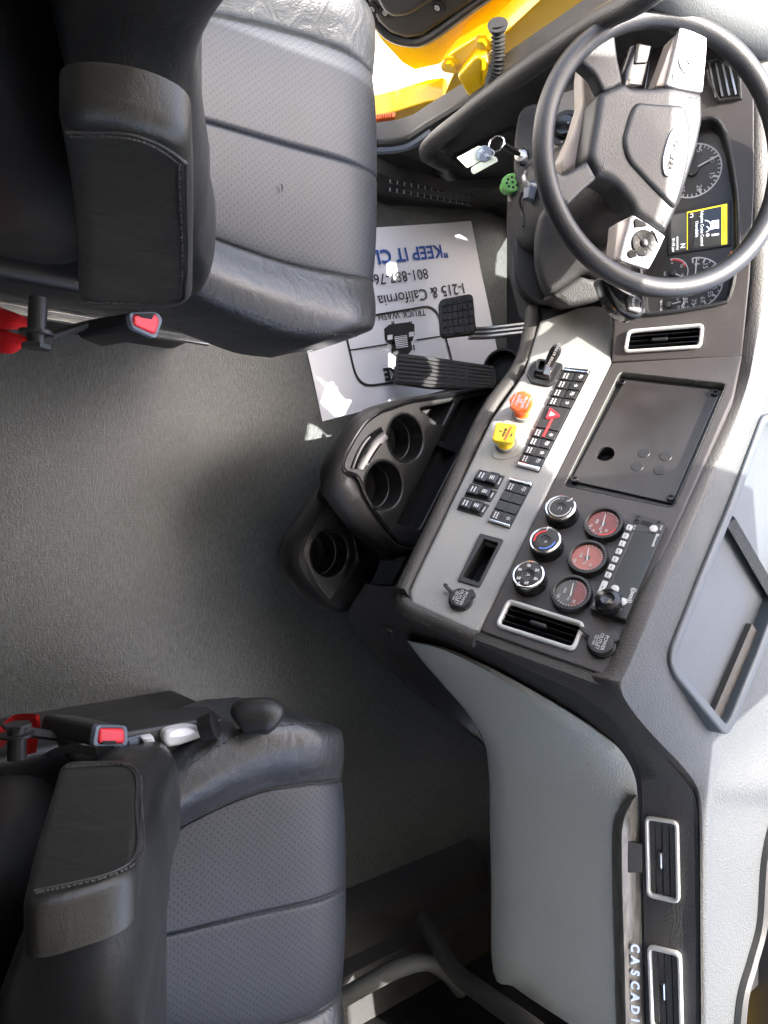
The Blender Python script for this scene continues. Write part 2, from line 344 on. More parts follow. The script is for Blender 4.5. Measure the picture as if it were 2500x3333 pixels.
# inner side panel in front of the door opening
LX = Pl((-.845, 0, 0), (0, 1, 0), (0, 0, 1))
jam = [(1405, 408), (1500, 352), (1600, 288), (1700, 222), (1900, 92), (2080, -20), (2300, -90), (2460, 60), (2300, 300), (1900, 560), (1700, 660), (1560, 655), (1450, 640), (1330, 545), (1235, 530), (1225, 470), (1290, 462), (1345, 445)]
MB().plate(LX, LX.L(jam), -.05, 0, (), .012, back=True, bn=3).build('side_panel', 'jamb', cab)
LX2 = Pl((-.835, 0, 0), (0, 1, 0), (0, 0, 1))
MB().plate(LX2, rnd(LX2.L([(1400, 560), (1670, 420), (1750, 470), (1710, 650), (1530, 640), (1440, 600)]), .02), -.01, .002, (), .006, back=True).build('kick_panel', 'dash', cab)
# door aperture seal and grey threshold trim
sp = [atx(x, y, -.854) for x, y in spl([(1150, 468), (1225, 464), (1285, 460), (1335, 446), (1400, 405), (1500, 345), (1600, 281), (1700, 215), (1900, 85), (2080, -30)], 6)]
MB().tube(sp, .011, 8).build('door_seal', 'seal', cab)
sp = [atx(x, y, -.842) for x, y in spl([(1150, 492), (1225, 488), (1290, 484), (1345, 468), (1410, 425)], 6)]
MB().tube(sp, .010, 8).build('threshold_trim', 'slate', cab)
# grab handle
gp = [(2320, -190), (2190, -80), (2080, 0), (1990, 45), (1900, 98), (1800, 166), (1700, 236), (1600, 310), (1500, 392), (1430, 446), (1398, 478), (1392, 498), (1408, 512), (1455, 535)]
tt = [1.0, 1.04, 1.09, 1.14, 1.19, 1.255, 1.325, 1.41, 1.49, 1.555, 1.585, 1.60, 1.635, 1.68]
gh = MB().tube(spl([att(*p, t_) for p, t_ in zip(gp, tt)], 5), .0185, 14).build('grab_handle', 'dash', cab)
o_ = att(1462, 530, 1.69); MB().tube([o_ + V((0, -.012, -.004)), o_ + V((-.004, .03, -.02))], [.027, .03], 14, caps=False).build('handle_socket', 'black', gh)
# yellow hinge pillar and lower step fairing outside
YX = Pl((-.93, 0, 0), (0, 1, 0), (0, 0, 1))
MB().plate(YX, YX.L([(1100, 500), (1100, 380), (1225, 378), (1290, 362), (1395, 330), (1440, 325), (1480, 230), (1620, 130), (1800, -40), (1990, -80), (1990, 0), (1900, 60), (1750, 155), (1700, 205), (1600, 290), (1500, 420), (1300, 520)]), -.05, 0, (), .004, back=True).build('hinge_pillar', 'yellow', cab)
mk = MB().plate(YX, YX.L([(1195, 470), (1195, 376), (1287, 364), (1262, 462)]), 0, .012, (), .004).build('marker_light', 'orange', cab)
mm = MB()
for k in range(11):
    a, b = YX.l(1200 + k * 7.5, 376 - k * 1, .012); c, d = YX.l(1196 + k * 6, 468, .012); strip(YX, [(a, b), (c, d)], .0025, .011, .0145, mm)
mm.build('lens_rib', 'orange', mk)
# hood corner and windscreen seal at the far right; A-pillar trim at the far left
hood = thing('truck_hood', 'yellow hood corner seen past the far end of the dash', 'hood', (.9, 1.9, .7))
hp = Pl((0, 1.35, .72), (1, 0, 0), (0, 1, -.06)); MB().plate(hp, rnd([(.93, .1), (.96, -.02), (2.2, -.02), (2.2, 1.2), (.93, 1.2)], .1), -.08, 0, (), .06, bn=4).build('hood_panel', 'yellow', hood)
pil = MB().tube([att(2080, -260, 1.08), att(2140, -90, 1.14), att(2240, 0, 1.2), att(2400, 62, 1.26), att(2500, 90, 1.3), att(2640, 90, 1.36)], [.03, .045, .05, .05, .05, .05], 14).build('pillar_trim', 'pillar', cab)
# ------------------------------------------------------------------ open door
do = V((-.985, 1.12, .3)); DPn = Pl(do, (.45, .893, 0), (0, 0, 1))   # inner face looks towards the cab
door = slab('door', DPn.shift(-.03), DPn.shift(-.03).L([(1150, -500), (1195, 60), (1240, 130), (1310, 205), (1350, 228), (1430, 210), (1530, 140), (1700, 30), (1900, -90), (2000, -300), (1700, -600)]), .05, 'yellow', cab)
door['label'] = 'open yellow driver door with dark inner trim'
trim = [(1120, -500), (1160, -60), (1197, 5), (1230, 72), (1268, 108), (1322, 127), (1376, 120), (1530, 14), (1650, -70), (1700, -300), (1600, -600)]
tp = MB().plate(DPn, DPn.L(trim), -.03, .004, (), .012, bn=3).build('inner_trim', 'glove', door)
tp.data.materials[0] = M['dash']
sl = DPn.L([(1115, -300), (1150, -40), (1186, 18), (1222, 84), (1262, 126), (1322, 146), (1390, 134), (1545, 24), (1700, -85)])
MB().tube([DPn.w(x, y, -.012) for x, y in spl(sl, 5)], .012, 10).build('edge_seal', 'seal', door)
MB().plate(DPn, rnd(DPn.L([(1215, -60), (1260, 20), (1290, 38), (1345, 30), (1480, -60)]), .02), 0, .022, (), .010, bn=3).build('arm_rest_moulding', 'dash', door)
for px, py in ((1253, 41), (1424, 24), (1212, 28)):
    a, b = DPn.l(px, py, .006); sw = MB().lathe(DPn, [(.013, .003), (.013, .007), (.009, .007), (.009, .004), (.0, .004)], 18, a, b).build('trim_socket', 'black', door)
    MB().lathe(DPn, [(.006, .0045), (.006, .008), (.003, .008), (.003, .006), (0, .006)], 12, a, b).build('trim_screw', 'steel', door)
# hinge: bracket, two bolts, gusset; corrugated conduit
HP = Pl(att(1540, 190, 1.47), (.45, .893, 0), (0, 0, 1))
hb = MB(); hb.plate(HP, rnd(HP.L([(1432, 205), (1470, 165), (1560, 110), (1600, 112), (1612, 150), (1560, 215), (1500, 238), (1440, 232)]), .015), -.03, .006, (), .005, bn=3)
hb.plate(HP, rnd(HP.L([(1500, 215), (1560, 150), (1590, 150), (1590, 300), (1550, 300)]), .01), 0, .03, (), .006, bn=3)
hb.build('hinge_bracket', 'yellow', door)
for px, py in ((1465, 212), (1570, 140)):
    a, b = HP.l(px, py, .012); x = MB().lathe(HP, [(.018, .005), (.017, .010), (.010, .010), (.010, .02), (0, .021)], 6, a, b).build('hinge_bolt', 'yellow', door)
cp_ = spl([att(1620, 85, 1.36), att(1622, 150, 1.38), att(1618, 210, 1.40), att(1604, 262, 1.43), att(1600, 310, 1.46)], 16)
MB().tube(cp_, [.0125 + (.0024 if i % 3 == 0 else -.0012) for i in range(len(cp_))], 14).build('wiring_conduit', 'seal', door)
MB().tube([att(1620, 80, 1.355), att(1620, 92, 1.362)], [.019, .017], 16).build('conduit_grommet', 'seal', door)
MB().plate(YX, YX.L([(1518, 335), (1532, 278), (1545, 272), (1562, 300), (1530, 340)]), 0, .006).build('drain_notch', 'dark', cab)
# ================================================================== paper mat and pedals
FP = Pl((0, 0, 0), (0, -1, 0), (1, 0, 0))
mat_t = thing('paper_floor_mat', 'white printed paper mat on the floor under the pedals, with upside-down lettering', 'paper mat', atz(1300, 1000, 0))
c4 = [FP.l(x, y) for x, y in ((912, 762), (1525, 722), (1632, 1222), (1047, 1372))]
def bil(u, v): return [(1 - u) * (1 - v) * c4[0][k] + u * (1 - v) * c4[1][k] + u * v * c4[2][k] + (1 - u) * v * c4[3][k] for k in (0, 1)]
rows = []
for i in range(25):
    r_ = []
    for j in range(25):
        u, v = i / 24, j / 24; a, b = bil(u, v); r_.append(FP.w(a, b, .004 + .006 * max(0, u - .85) / .15 * (1 - v) + .0012 * math.sin(9 * u + 5 * v) * math.sin(7 * v)))
    rows.append(r_)
sheet_o = MB().grid(rows).build('sheet', 'paper', mat_t, 180)
b0, b1 = FP.l(1500, 938), FP.l(1215, 985); rot = math.atan2(b1[1] - b0[1], b1[0] - b0[0]); PP = Pl(FP.w(*b0), FP.ex * math.cos(rot) + FP.ey * math.sin(rot), FP.ey * math.cos(rot) - FP.ex * math.sin(rot))
HP_ = .0075
def ptext(s, p0, p1, size, m_='ink', sx=1, bold=0):
    a = PP.l(*p0); c = PP.l(*p1); text('print', sheet_o, m_, PP, a[0], (a[1] + c[1]) / 2, size, s, math.atan2(c[1] - a[1], c[0] - a[0]) * 1, HP_, 'LEFT', sx, .0001, bold)
ptext('"KEEP IT CLEAN"', (1450, 818), (1235, 838), .047, 'blue', 1.12, .001)
ptext('801-887-7600', (1388, 893), (1205, 914), .038, 'ink', 1.10)
ptext('I-215 & California Ave', (1506, 938), (1210, 985), .041, 'ink', 1.10)
ptext('TRUCK WASH & DETAIL', (1380, 1022), (1205, 1042), .025, 'ink', 1.04)
ptext('SALT LAKE', (1420, 1195), (1215, 1232), .042, 'ink', .95, .0022)
lg = marks('print', sheet_o, 'ink')
def pline(pts, w_, closed=False): strip(PP, pts, w_, HP_ - .001, HP_, lg, 0, closed)
pline(rnd(PP.L([(1110, 1046), (1415, 994), (1478, 1218), (1160, 1262)]), .05, 6), .0055, True)
for a, b in (((1350, 1108), (1428, 1096)), ((1130, 1142), (1255, 1122))): pline(PP.L([a, b]), .0032)
def blk(pts, m_='ink', h=0): marks('print', sheet_o, m_).plate(PP, PP.L(pts), HP_ - .001 + h, HP_ + h, (), 0)
blk([(1245, 1072), (1262, 1058), (1325, 1050), (1343, 1058), (1343, 1090), (1336, 1112), (1262, 1122), (1248, 1108)])
blk([(1268, 1112), (1330, 1104), (1336, 1138), (1320, 1158), (1285, 1162), (1272, 1150)])
blk([(1278, 1098), (1318, 1092), (1322, 1130), (1284, 1136)], 'paper', .0004)
for k in range(6): blk([(1280 + k * .8, 1100 + k * 6), (1318 + k * .8, 1094 + k * 6), (1318.3 + k * .8, 1096.5 + k * 6), (1280.3 + k * .8, 1102.5 + k * 6)], 'ink', .0008)
for x, y in ((1263, 1100), (1333, 1090)): blk([(x - 8, y - 7), (x + 8, y - 9), (x + 8, y + 6), (x - 8, y + 8)], 'paper', .0004)
for x, y in ((1270, 1146), (1340, 1134)): pline(PP.L([(x, y - 10), (x + 3, y + 8)]), .004)
pline(PP.L([(1290, 1140), (1322, 1136), (1326, 1150), (1294, 1154), (1290, 1140)]), .0015)
for x in (1272, 1330): pline(PP.L([(x, 1058), (x - 3, 1048)]), .003); pline(PP.L([(x + 5, 1057), (x + 2, 1047)]), .003)
# brake pedal
bp = thing('brake_pedal', 'square ribbed rubber brake pedal on a bare steel arm', 'pedal', atz(1490, 1030, 0))
BP = Pl(att(1490, 1030, 1.80), (1, 0, .02), (0, .82, .57)); o4 = BP.L([(1430, 974), (1540, 953), (1552, 1084), (1436, 1098)])
pad = MB().plate(BP, rnd(o4, .014), -.02, 0, (), .004).build('pedal_pad', 'rubber', bp)
A, B, C, D = [V((*p, 0)) for p in o4]; rb = MB()
for i in range(6):
    for j in range(5):
        def pt(u, v): return A.lerp(B, u).lerp(D.lerp(C, u), v)
        u0, v0 = .06 + i * .15, .05 + j * .185; pts = [pt(u0, v0), pt(u0 + .125, v0), pt(u0 + .125, v0 + .155), pt(u0, v0 + .155)]
        rb.plate(BP, [(p.x, p.y) for p in pts], -.001, .004, (), .0012)
rb.build('tread_block', 'rubber', pad)
arm = MB(); 
for off in (-.010, .0, .010): arm.tube(spl([att(1535, 1083, 1.815) + V((off, 0, -.01)), att(1590, 1083, 1.83) + V((off, 0, 0)), att(1700, 1071, 1.80) + V((off, 0, 0)), att(1800, 1058, 1.76) + V((off, 0, 0))], 4), .0062, 8)
arm.build('pedal_arm', 'steel', bp)
ap = thing('accelerator_pedal', 'long ribbed rubber accelerator treadle beside the console', 'pedal', atz(1450, 1215, 0))
AP = Pl(att(1450, 1212, 1.79), (.12, .80, .58), (-1, 0, 0)); o4 = [(1292, 1148), (1400, 1160), (1590, 1188), (1616, 1206), (1618, 1248), (1590, 1270), (1400, 1262), (1283, 1246)]
ol = AP.L(o4); pad = MB().plate(AP, rnd(ol, .006), -.022, 0, (), .004).build('pedal_pad', 'rubber', ap); rb = MB()
for i in range(7):
    v = (i + .6) / 7.2
    def row(x0, x1):
        def yy_(x): 
            t0 = 1148 + (x - 1292) * .135; t1 = 1246 + (x - 1283) * .068; return t0 + (t1 - t0) * v
        strip(AP, AP.L([(x0, yy_(x0)), (x1, yy_(x1))]), .0055, -.001, .0035, rb)
    row(1296, 1452); row(1462, 1486); row(1494, 1514); row(1524, 1606)
for x in (1457, 1490, 1519): pass
rb.build('tread_rib', 'rubber', pad)
MB().lathe(Pl(att(1635, 1200, 1.80), (1, 0, 0), (0, .4, .9)), [(.05, -.06), (.05, 0), (.044, .004), (.040, -.03), (0, -.03)], 24).build('pedal_housing', 'black', ap)
# ================================================================== seats
def seat(name, label, sg, xr, xf, Yr, Yf, z0, bk, tp):
    s = thing(name, label, 'truck seat', (xr, (Yr + Yf) / 2, 0))
    HI, HO = .172, .285
    prof = [(-1.0, -.13), (-1.004, -.05), (-.985, .0), (-.94, .020), (-.86, .030), (-.76, .024), (-.66, .010), (-.622, .004), (-.604, -.003), (-.59, .001), (-.5, .005), (-.3, .009), (-.06, .010), (-.016, .009), (0, .0045)]
    prof = prof + [(-a, b) for a, b in reversed(prof[:-1])]
    lat = spl(prof, 4)
    fr = [(0, 0), (.2, 0), (.4, 0), (.55, 0), (.7, .002), (.8, .001), (.88, -.004), (.94, -.013), (.975, -.026), (.994, -.045), (1.0, -.07), (.995, -.12)]
    fr = spl(fr, 3); rows = []
    for si, dz in fr:
        r_ = []
        for w_, lz in lat:
            tap = (.97 + .03 * si) * (1 - tp * max(0, (.65 - si) / .45) ** 1.5); yf = Yf - .022 * abs(w_) ** 3 - .05 * max(0, abs(w_) - .9) / .1 * (abs(w_) > .9)
            y = Yr + (yf - Yr) * si; hw = HO * tap * (1 - .05 * max(0, si - .8) / .2)
            z = z0 + .03 * si - .03 + dz + lz * (1 - .5 * max(0, si - .8) / .2)
            k = 1 + .0035 * math.sin(40 * y + 9 * w_) * (abs(w_) > .66)
            r_.append(V((xr + (xf - xr) * si + sg * w_ * hw * k, y, max(z, z0 - .14))))
        rows.append(r_)
    mb = MB(); mb.grid(rows); nc = len(lat)
    mb.m = []
    for i in range(len(rows) - 1):
        for j in range(nc - 1):
            wm = (lat[j][0] + lat[j + 1][0]) / 2; mb.m.append(1 if abs(wm) < .6 else 0)
    cu = mb.build('cushion', ('leather', 'perf'), s, 60)
    # stitched seams on the inner bolster edge
    st = MB(); n = len(rows); jj = min(range(nc), key=lambda j: abs(lat[j][0] - .955))
    pth = [rows[i][jj] + V((0, 0, .001)) for i in range(2, n - 8)]
    for k in range(0, len(pth) - 1):
        for f_ in (0, .5):
            a = pth[k].lerp(pth[k + 1], f_); b = pth[k].lerp(pth[k + 1], f_ + .3); st.tube([a, b], .0012, 5)
    st.build('bolster_stitching', 'seal', cu)
        # backrest
    secs = [(.44, .475, .235), (.50, .455, .245), (.58, .425, .262), (.66, .385, .262), (.74, .340, .254), (.82, .292, .238), (.89, .255, .208), (.95, .242, .200), (1.02, .236, .203), (1.10, .205, .205), (1.18, .170, .20), (1.26, .14, .185), (1.30, .115, .15)]
    ss = spl([(z, y, h) for z, y, h in secs], 3); rg = []
    for z, y, h in [(p[0], p[1], p[2]) for p in ss]:
        ring = []
        for k in range(44):
            th = 2 * math.pi * k / 44; c_, s_ = math.cos(th), math.sin(th)
            x = h * math.copysign(abs(c_) ** .5, c_); d = .058 * math.copysign(abs(s_) ** .55, s_)
            if s_ > 0: d += .024 * (abs(x) / h) ** 3 * s_ ** .3 - .012 * (abs(x) < h * .55) + .0025 * math.sin(z * 190 + 3 * x) * (abs(x) > h * .6) * (z < .75)
            ring.append(V((bk[0] + x, y + bk[1] - .06 + d, z)))
        rg.append(ring)
    bm_ = MB().grid(rg, cv=True); bm_.cap(rg[-1]); br = bm_.build('backrest', 'leather_side', s, 60)
    # dark shell behind the backrest
    sh_ = []
    for z, y, h in ((.42, .40, .215), (.55, .36, .225), (.70, .27, .22), (.85, .18, .20), (1.0, .13, .17), (1.12, .10, .12)):
        sh_.append([V((bk[0] + h * math.copysign(abs(math.cos(t_)) ** .5, math.cos(t_)), y + bk[1] - .17 + .13 * math.copysign(abs(math.sin(t_)) ** .6, math.sin(t_)), z)) for t_ in [2 * math.pi * k / 36 for k in range(36)]])
    m_ = MB().grid(sh_, cv=True); m_.cap(sh_[-1]); m_.build('back_shell', 'console', s, 60)
    # pedestal, rails
    ped = Pl(((xr + xf) / 2, .42, 0), (1, 0, 0), (0, 1, 0))
    MB().plate(ped, rnd(rect(0, 0, .40, .46), .03), .0, z0 - .14, (), .02).build('seat_base', 'black', s)
    for k in (sg,):
        rl = MB()
        for hh, ww in ((.27, .014), (.285, .007)): 
            rl.plate(Pl((bk[0] + k * (.232 if sg > 0 else .18), .30, hh), (1, 0, 0), (0, 1, 0)), rect(0, 0, ww * 2, .56), -.012, 0, (), .002)
        rl.build('slide_rail', 'steel', s)
    MB().plate(Pl((bk[0] + sg * .19, .2, .40), (1, 0, 0), (0, 1, 0)), rnd(rect(0, 0, .09, .52), .02), -.10, 0, (), .015, bn=3).build('side_cover', 'black', s)
    return s, cu, br
ds, dcu, dbr = seat('driver_seat', 'black leather driver seat behind the steering wheel with worn perforated cushion', 1, -.523, -.537, .36, .768, .52, (-.53, 0), .13)
ps, pcu, pbr = seat('passenger_seat', 'black leather passenger seat opposite the glove box with switches on its side', -1, .54, .582, .30, .705, .52, (.54, -.045), .30)
# creases in the worn driver cushion
cz = MB()
for pts in ([(1055, 470), (1062, 462), (1070, 474), (1080, 466)], [(915, 598), (920, 608), (918, 622)], [(1042, 478), (1058, 482), (1076, 480)]): cz.tube([atz(x, y, .5200) for x, y in pts], .0010, 5)
cz.build('leather_crease', 'seal', dcu)
AD = Pl((-.20, 0, 0), (0, 1, 0), (0, 0, 1)); APs = Pl((.235, 0, 0), (0, -1, 0), (0, 0, 1))
ar = MB().plate(AD, rnd(AD.L([(180, 385), (440, 400), (620, 470), (630, 700), (625, 1012), (258, 1014), (250, 800), (225, 600)]), .035, 6), -.030, 0, (), .012, bn=4, back=True).build('armrest', 'leather_side', ds, 50)
ar2 = MB().plate(APs, rnd(APs.L([(200, 2470), (450, 2470), (470, 2640), (440, 2855), (62, 2960), (110, 2760)]), .024, 6), -.034, 0, (), .007, bn=3, back=True).build('armrest', 'leather_side', ps, 50)
for P_, o_, pts in ((AD, ar, [(262, 985), (560, 985), (606, 920), (606, 600), (590, 520), (440, 440), (215, 430)]), (APs, ar2, [(205, 2500), (420, 2500), (442, 2640), (420, 2810), (110, 2900)])):
    for nm_, r_, gap in (('armrest_seam', .0011, 0), ('armrest_stitch', .0011, 1)):
        L_ = spl(P_.L(pts), 10); k = MB()
        if gap:
            for i in range(0, len(L_) - 1):
                a_, b_ = V((*L_[i], 0)), V((*L_[i + 1], 0)); nrm = V((-(b_ - a_).y, (b_ - a_).x, 0)).normalized() * .004
                for f_ in (0, .5): p0, p1 = a_.lerp(b_, f_) + nrm, a_.lerp(b_, f_ + .33) + nrm; k.tube([P_.w(p0.x, p0.y, .0002), P_.w(p1.x, p1.y, .0002)], .0009, 5)
        else: k.tube([P_.w(x, y, 0) for x, y in L_], r_, 6)
        k.build(nm_, 'seal' if not gap else 'panel', o_)
def bucklef(s, c, t_, quad, inner, slot, post, stalk):
    o = att(*c, t_); P = Pl(o, (1, 0, 0), (0, .94, -.35))
    if P.n.z < 0: P = Pl(o, (1, 0, 0), (0, -.94, .35))
    qo, qi = rnd(P.L(quad), .006), rnd(P.L(inner), .005)
    b = MB().plate(P, qo, -.09, -.006, (), .001).build('belt_buckle', 'black', s)
    MB().plate(P, qo, -.006, .001, [qi], .0015).build('buckle_frame', 'slate', b)
    MB().plate(P, qi, -.01, .003, (), .003, bn=3).build('release_button', 'red', b)
    MB().plate(P, P.L(slot), 0, .0036, (), 0).build('tongue_slot', 'dark', b)
    MB().tube(spl([att(*p) for p in stalk], 4), .011, 8, sx=.5).build('buckle_strap', 'seal', b)
    k = MB(); a, c_ = att(*post[0]), att(*post[1]); d = c_ - a
    k.tube([a, c_], .010, 12); k.tube([c_ - d * .28, c_ - d * .2], .018, 14); k.tube([c_, c_ + d * .1], .015, 6); k.build('anchor_bolt', 'black', s)
bucklef(ds, (470, 1058), .86, [(418, 1016), (512, 1016), (530, 1040), (508, 1104), (428, 1068)], [(430, 1024), (505, 1022), (517, 1044), (503, 1090), (432, 1058)], [(440, 1022), (496, 1020), (488, 1040), (452, 1034)],
        ((125, 970, .80), (118, 1120, .80)), [(120, 1112, .80), (190, 1088, .84), (270, 1062, .88), (350, 1045, .92)])
bucklef(ps, (362, 2395), .84, [(312, 2360), (414, 2362), (416, 2428), (300, 2430)], [(322, 2370), (402, 2371), (403, 2420), (316, 2421)], [(328, 2410), (372, 2410), (372, 2421), (326, 2421)],
        ((55, 2470, .80), (55, 2366, .80)), [(58, 2378, .80), (110, 2385, .83), (170, 2394, .86), (250, 2400, .92)])
# red strap ribbons behind the seats
def ribbon(s, A_, B_): MB().grid([[att(x, y, t_) for x, y, t_ in spl(A_, 5)], [att(x, y, t_) for x, y, t_ in spl([((a[0] + b[0]) / 2, (a[1] + b[1]) / 2, (a[2] + b[2]) / 2 - .012) for a, b in zip(A_, B_)], 5)], [att(x, y, t_) for x, y, t_ in spl(B_, 5)]]).build('red_strap', 'redstrap', s, 180)
ribbon(ds, [(-60, 985, .9), (0, 1000, .9), (60, 1022, .9), (100, 1042, .92)], [(-60, 1075, .86), (0, 1072, .86), (50, 1072, .87), (100, 1075, .9)])
ribbon(ds, [(-60, 1065, .88), (0, 1068, .88), (50, 1085, .88), (96, 1092, .9)], [(-60, 1150, .84), (0, 1150, .84), (50, 1148, .85), (92, 1110, .88)])
ribbon(ps, [(-20, 2420, .86), (0, 2370, .86), (40, 2330, .87), (90, 2322, .88), (128, 2328, .9)], [(-20, 2455, .92), (20, 2420, .93), (50, 2385, .94), (80, 2372, .94), (105, 2375, .95)])
ribbon(ps, [(128, 2326, .86), (132, 2370, .86), (124, 2410, .86), (118, 2450, .87)], [(100, 2345, .88), (100, 2385, .89), (84, 2420, .9), (70, 2460, .9)])
# passenger seat control strip
PS = Pl((.30, .40, .485), (0, 1, 0), (-1, 0, .15)); PS = Pl(PS.o, (0, 1, 0), (-1, 0, .15))
sc_ = MB().plate(PS, rnd(PS.L([(215, 2440), (330, 2400), (640, 2345), (740, 2340), (720, 2420), (560, 2480), (230, 2490)]), .01), -.05, 0, (), .006, bn=3).build('side_control_panel', 'black', ps)
MB().plate(PS, rnd(PS.L([(365, 2412), (480, 2386), (504, 2428), (372, 2448)]), .004), 0, .004, (), .002).build('switch_frame', 'slate', sc_)
MB().plate(PS, rnd(PS.L([(450, 2392), (488, 2384), (500, 2418), (464, 2430)]), .003), .003, .012, (), .003).build('rocker_switch', 'whitebtn', sc_)
MB().plate(PS, rnd(PS.L([(375, 2418), (402, 2412), (412, 2436), (384, 2442)]), .003), .003, .007, (), .002).build('switch_blank', 'slate', sc_)
MB().plate(PS, rnd(PS.L([(410, 2408), (446, 2400), (456, 2430), (418, 2436)]), .003), .003, .007, (), .002).build('switch_blank', 'slate', sc_)
oc = PS.L([(522, 2400), (528, 2372), (560, 2360), (610, 2354), (648, 2366), (655, 2385), (620, 2402), (560, 2420), (535, 2420)])
hd = MB().plate(PS, spl(oc, 4, True), 0, .012, (), .005, bn=3).build('recline_paddle', 'whitebtn', sc_)
MB().plate(PS, spl([((x - .115) * .62 + .115 if False else x, y) for x, y in PS.L([(552, 2396), (562, 2378), (600, 2368), (628, 2374), (630, 2385), (590, 2398)], .012)], 4, True), .011, .0125, (), 0).build('paddle_inlay', 'silver', sc_)
kn = MB(); kn.tube([att(655, 2372, .98), att(700, 2358, .98)], [.016, .019], 20); kn.build('adjuster_knob', 'black', ps, 60)
kn = MB(); kn.tube(spl([att(772, 2346, 1.0), att(782, 2338, 1.0), att(800, 2332, 1.0), att(860, 2330, 1.0), att(895, 2336, 1.0), att(915, 2346, 1.0)], 4), [.008, .012, .016, .019, .021, .0225, .0235, .024, .0245, .0245, .0245, .0245, .0245, .0245, .024, .0235, .022, .0205, .018, .014, .008], 20); kn.build('adjuster_knob', 'black', ps, 70)
lv = MB().grid([[att(135, 2458, .86), att(180, 2434, .86), att(235, 2420, .87), att(310, 2432, .88)], [att(150, 2462, .9), att(200, 2455, .9), att(260, 2450, .9), att(318, 2470, .9)]]).build('belt_guide', 'silver', ps)
# ================================================================== dashboard
lat = V((.78801, -.61566, 0)); up = V((.22063, .28240, .93358)); nn = lat.cross(up)
r0 = ray(1900, 1700); CPL = Pl(C0 + r0 * (-1.01 / (r0 @ nn)), lat, up)
Ap, Bp, Cp, Dp = [CPL.at(*p) for p in ((1990, 1179), (1561, 2050), (1981, 2205), (2415, 1155))]
g_ = RAD(60); fwd = V((.61566, .78801, 0)); GPL = Pl(Bp.lerp(Ap, .5) + V((0, 0, .0)), lat, fwd * math.cos(g_) + V((0, 0, 1)) * math.sin(g_)).shift(.003)
DPL = Pl(Ap, (1, 0, 0), (0, .42, .908))
dash = thing('dashboard', 'wraparound dark dashboard with grey switch panel, centre gauge panel, air vents and grey glove box', 'dashboard', (0, 1.3, .5))
def inset(p, d):
    o = []; n = len(p); A_ = sum(p[i][0] * p[(i + 1) % n][1] - p[(i + 1) % n][0] * p[i][1] for i in range(n)); sg = 1 if A_ > 0 else -1
    for i in range(n):
        a, b, c = V((*p[i - 1], 0)), V((*p[i], 0)), V((*p[(i + 1) % n], 0)); e1 = (b - a).normalized(); e2 = (c - b).normalized()
        q = (V((-e1.y, e1.x, 0)) + V((-e2.y, e2.x, 0))) * sg; q.normalize(); k = d / max(.3, abs(q @ (V((-e1.y, e1.x, 0)) * sg))); o.append((b.x + q.x * k, b.y + q.y * k))
    return o
def bq(q, u, v): return tuple((1 - u) * (1 - v) * q[0][k] + u * (1 - v) * q[1][k] + u * v * q[2][k] + (1 - u) * v * q[3][k] for k in (0, 1))
def cell(q, u0, v0, u1, v1): return [bq(q, u0, v0), bq(q, u1, v0), bq(q, u1, v1), bq(q, u0, v1)]
def sz(p): return math.dist(p[0], p[1]), math.dist(p[1], p[2])
# implicit passenger-side front surface: y = plan(x) + k(x) (z - .83)
def planx(x):
    a, b, k = .905 + (x - .232) * 1.02, 1.127 + (x - .45) * .02, 45.0
    return -math.log(math.exp(-k * a) + math.exp(-k * b)) / k
def kx(x): t_ = max(0, min(1, (x - .22) / .25)); return .04 + .24 * t_ * t_ * (3 - 2 * t_)
def atS(px, py, off=0):
    r = ray(px, py); lo, hi = .3, 3.0
    f = lambda t_: (lambda P: P.y - planx(P.x) - kx(P.x) * (P.z - .83) + off)(C0 + r * t_)
    for _ in range(40):
        m_ = (lo + hi) / 2
        if f(m_) < 0: lo = m_
        else: hi = m_
    return C0 + r * lo
def Sn(P):
    e = 1e-3; g = lambda x, z: planx(x) + kx(x) * (z - .83)
    return V(((g(P.x + e, P.z) - g(P.x - e, P.z)) / (2 * e), -1, (g(P.x, P.z + e) - g(P.x, P.z - e)) / (2 * e))).normalized()
# base body
GLP = []
for p in [(1417, 2200), (1522, 2321), (1590, 2510), (1598, 2850), (1605, 3165), (1733, 3255), (1854, 3333), (1990, 3420)]:
    P_ = atS(*p, 0); GLP.append((P_.x, P_.z))
def zlow(x):
    if x <= GLP[0][0]: return GLP[0][1] - .02
    for (a, za), (b, zb) in zip(GLP, GLP[1:]):
        if x <= b: return za + (zb - za) * (x - a) / (b - a)
    return GLP[-1][1]
rows = []
for i in range(53):
    X = i / 52; col = []
    for j in range(12):
        xx = None; v = j / 11; zl = zlow(.12 + .84 * X) + .004; z = .845 + (zl - .845) * v
        xs_ = .235 - (.83 - z) * .26; x = xs_ + (.96 - xs_) * X; col.append(V((x, planx(x) + kx(x) * (z - .83) + .006, z)))
    e = col[-1]; col.append(e + V((0, .04, -.012))); col.append(e + V((0, .40, .02))); rows.append(col)
MB().grid(rows).build('lower_body', 'dash', dash, 60)
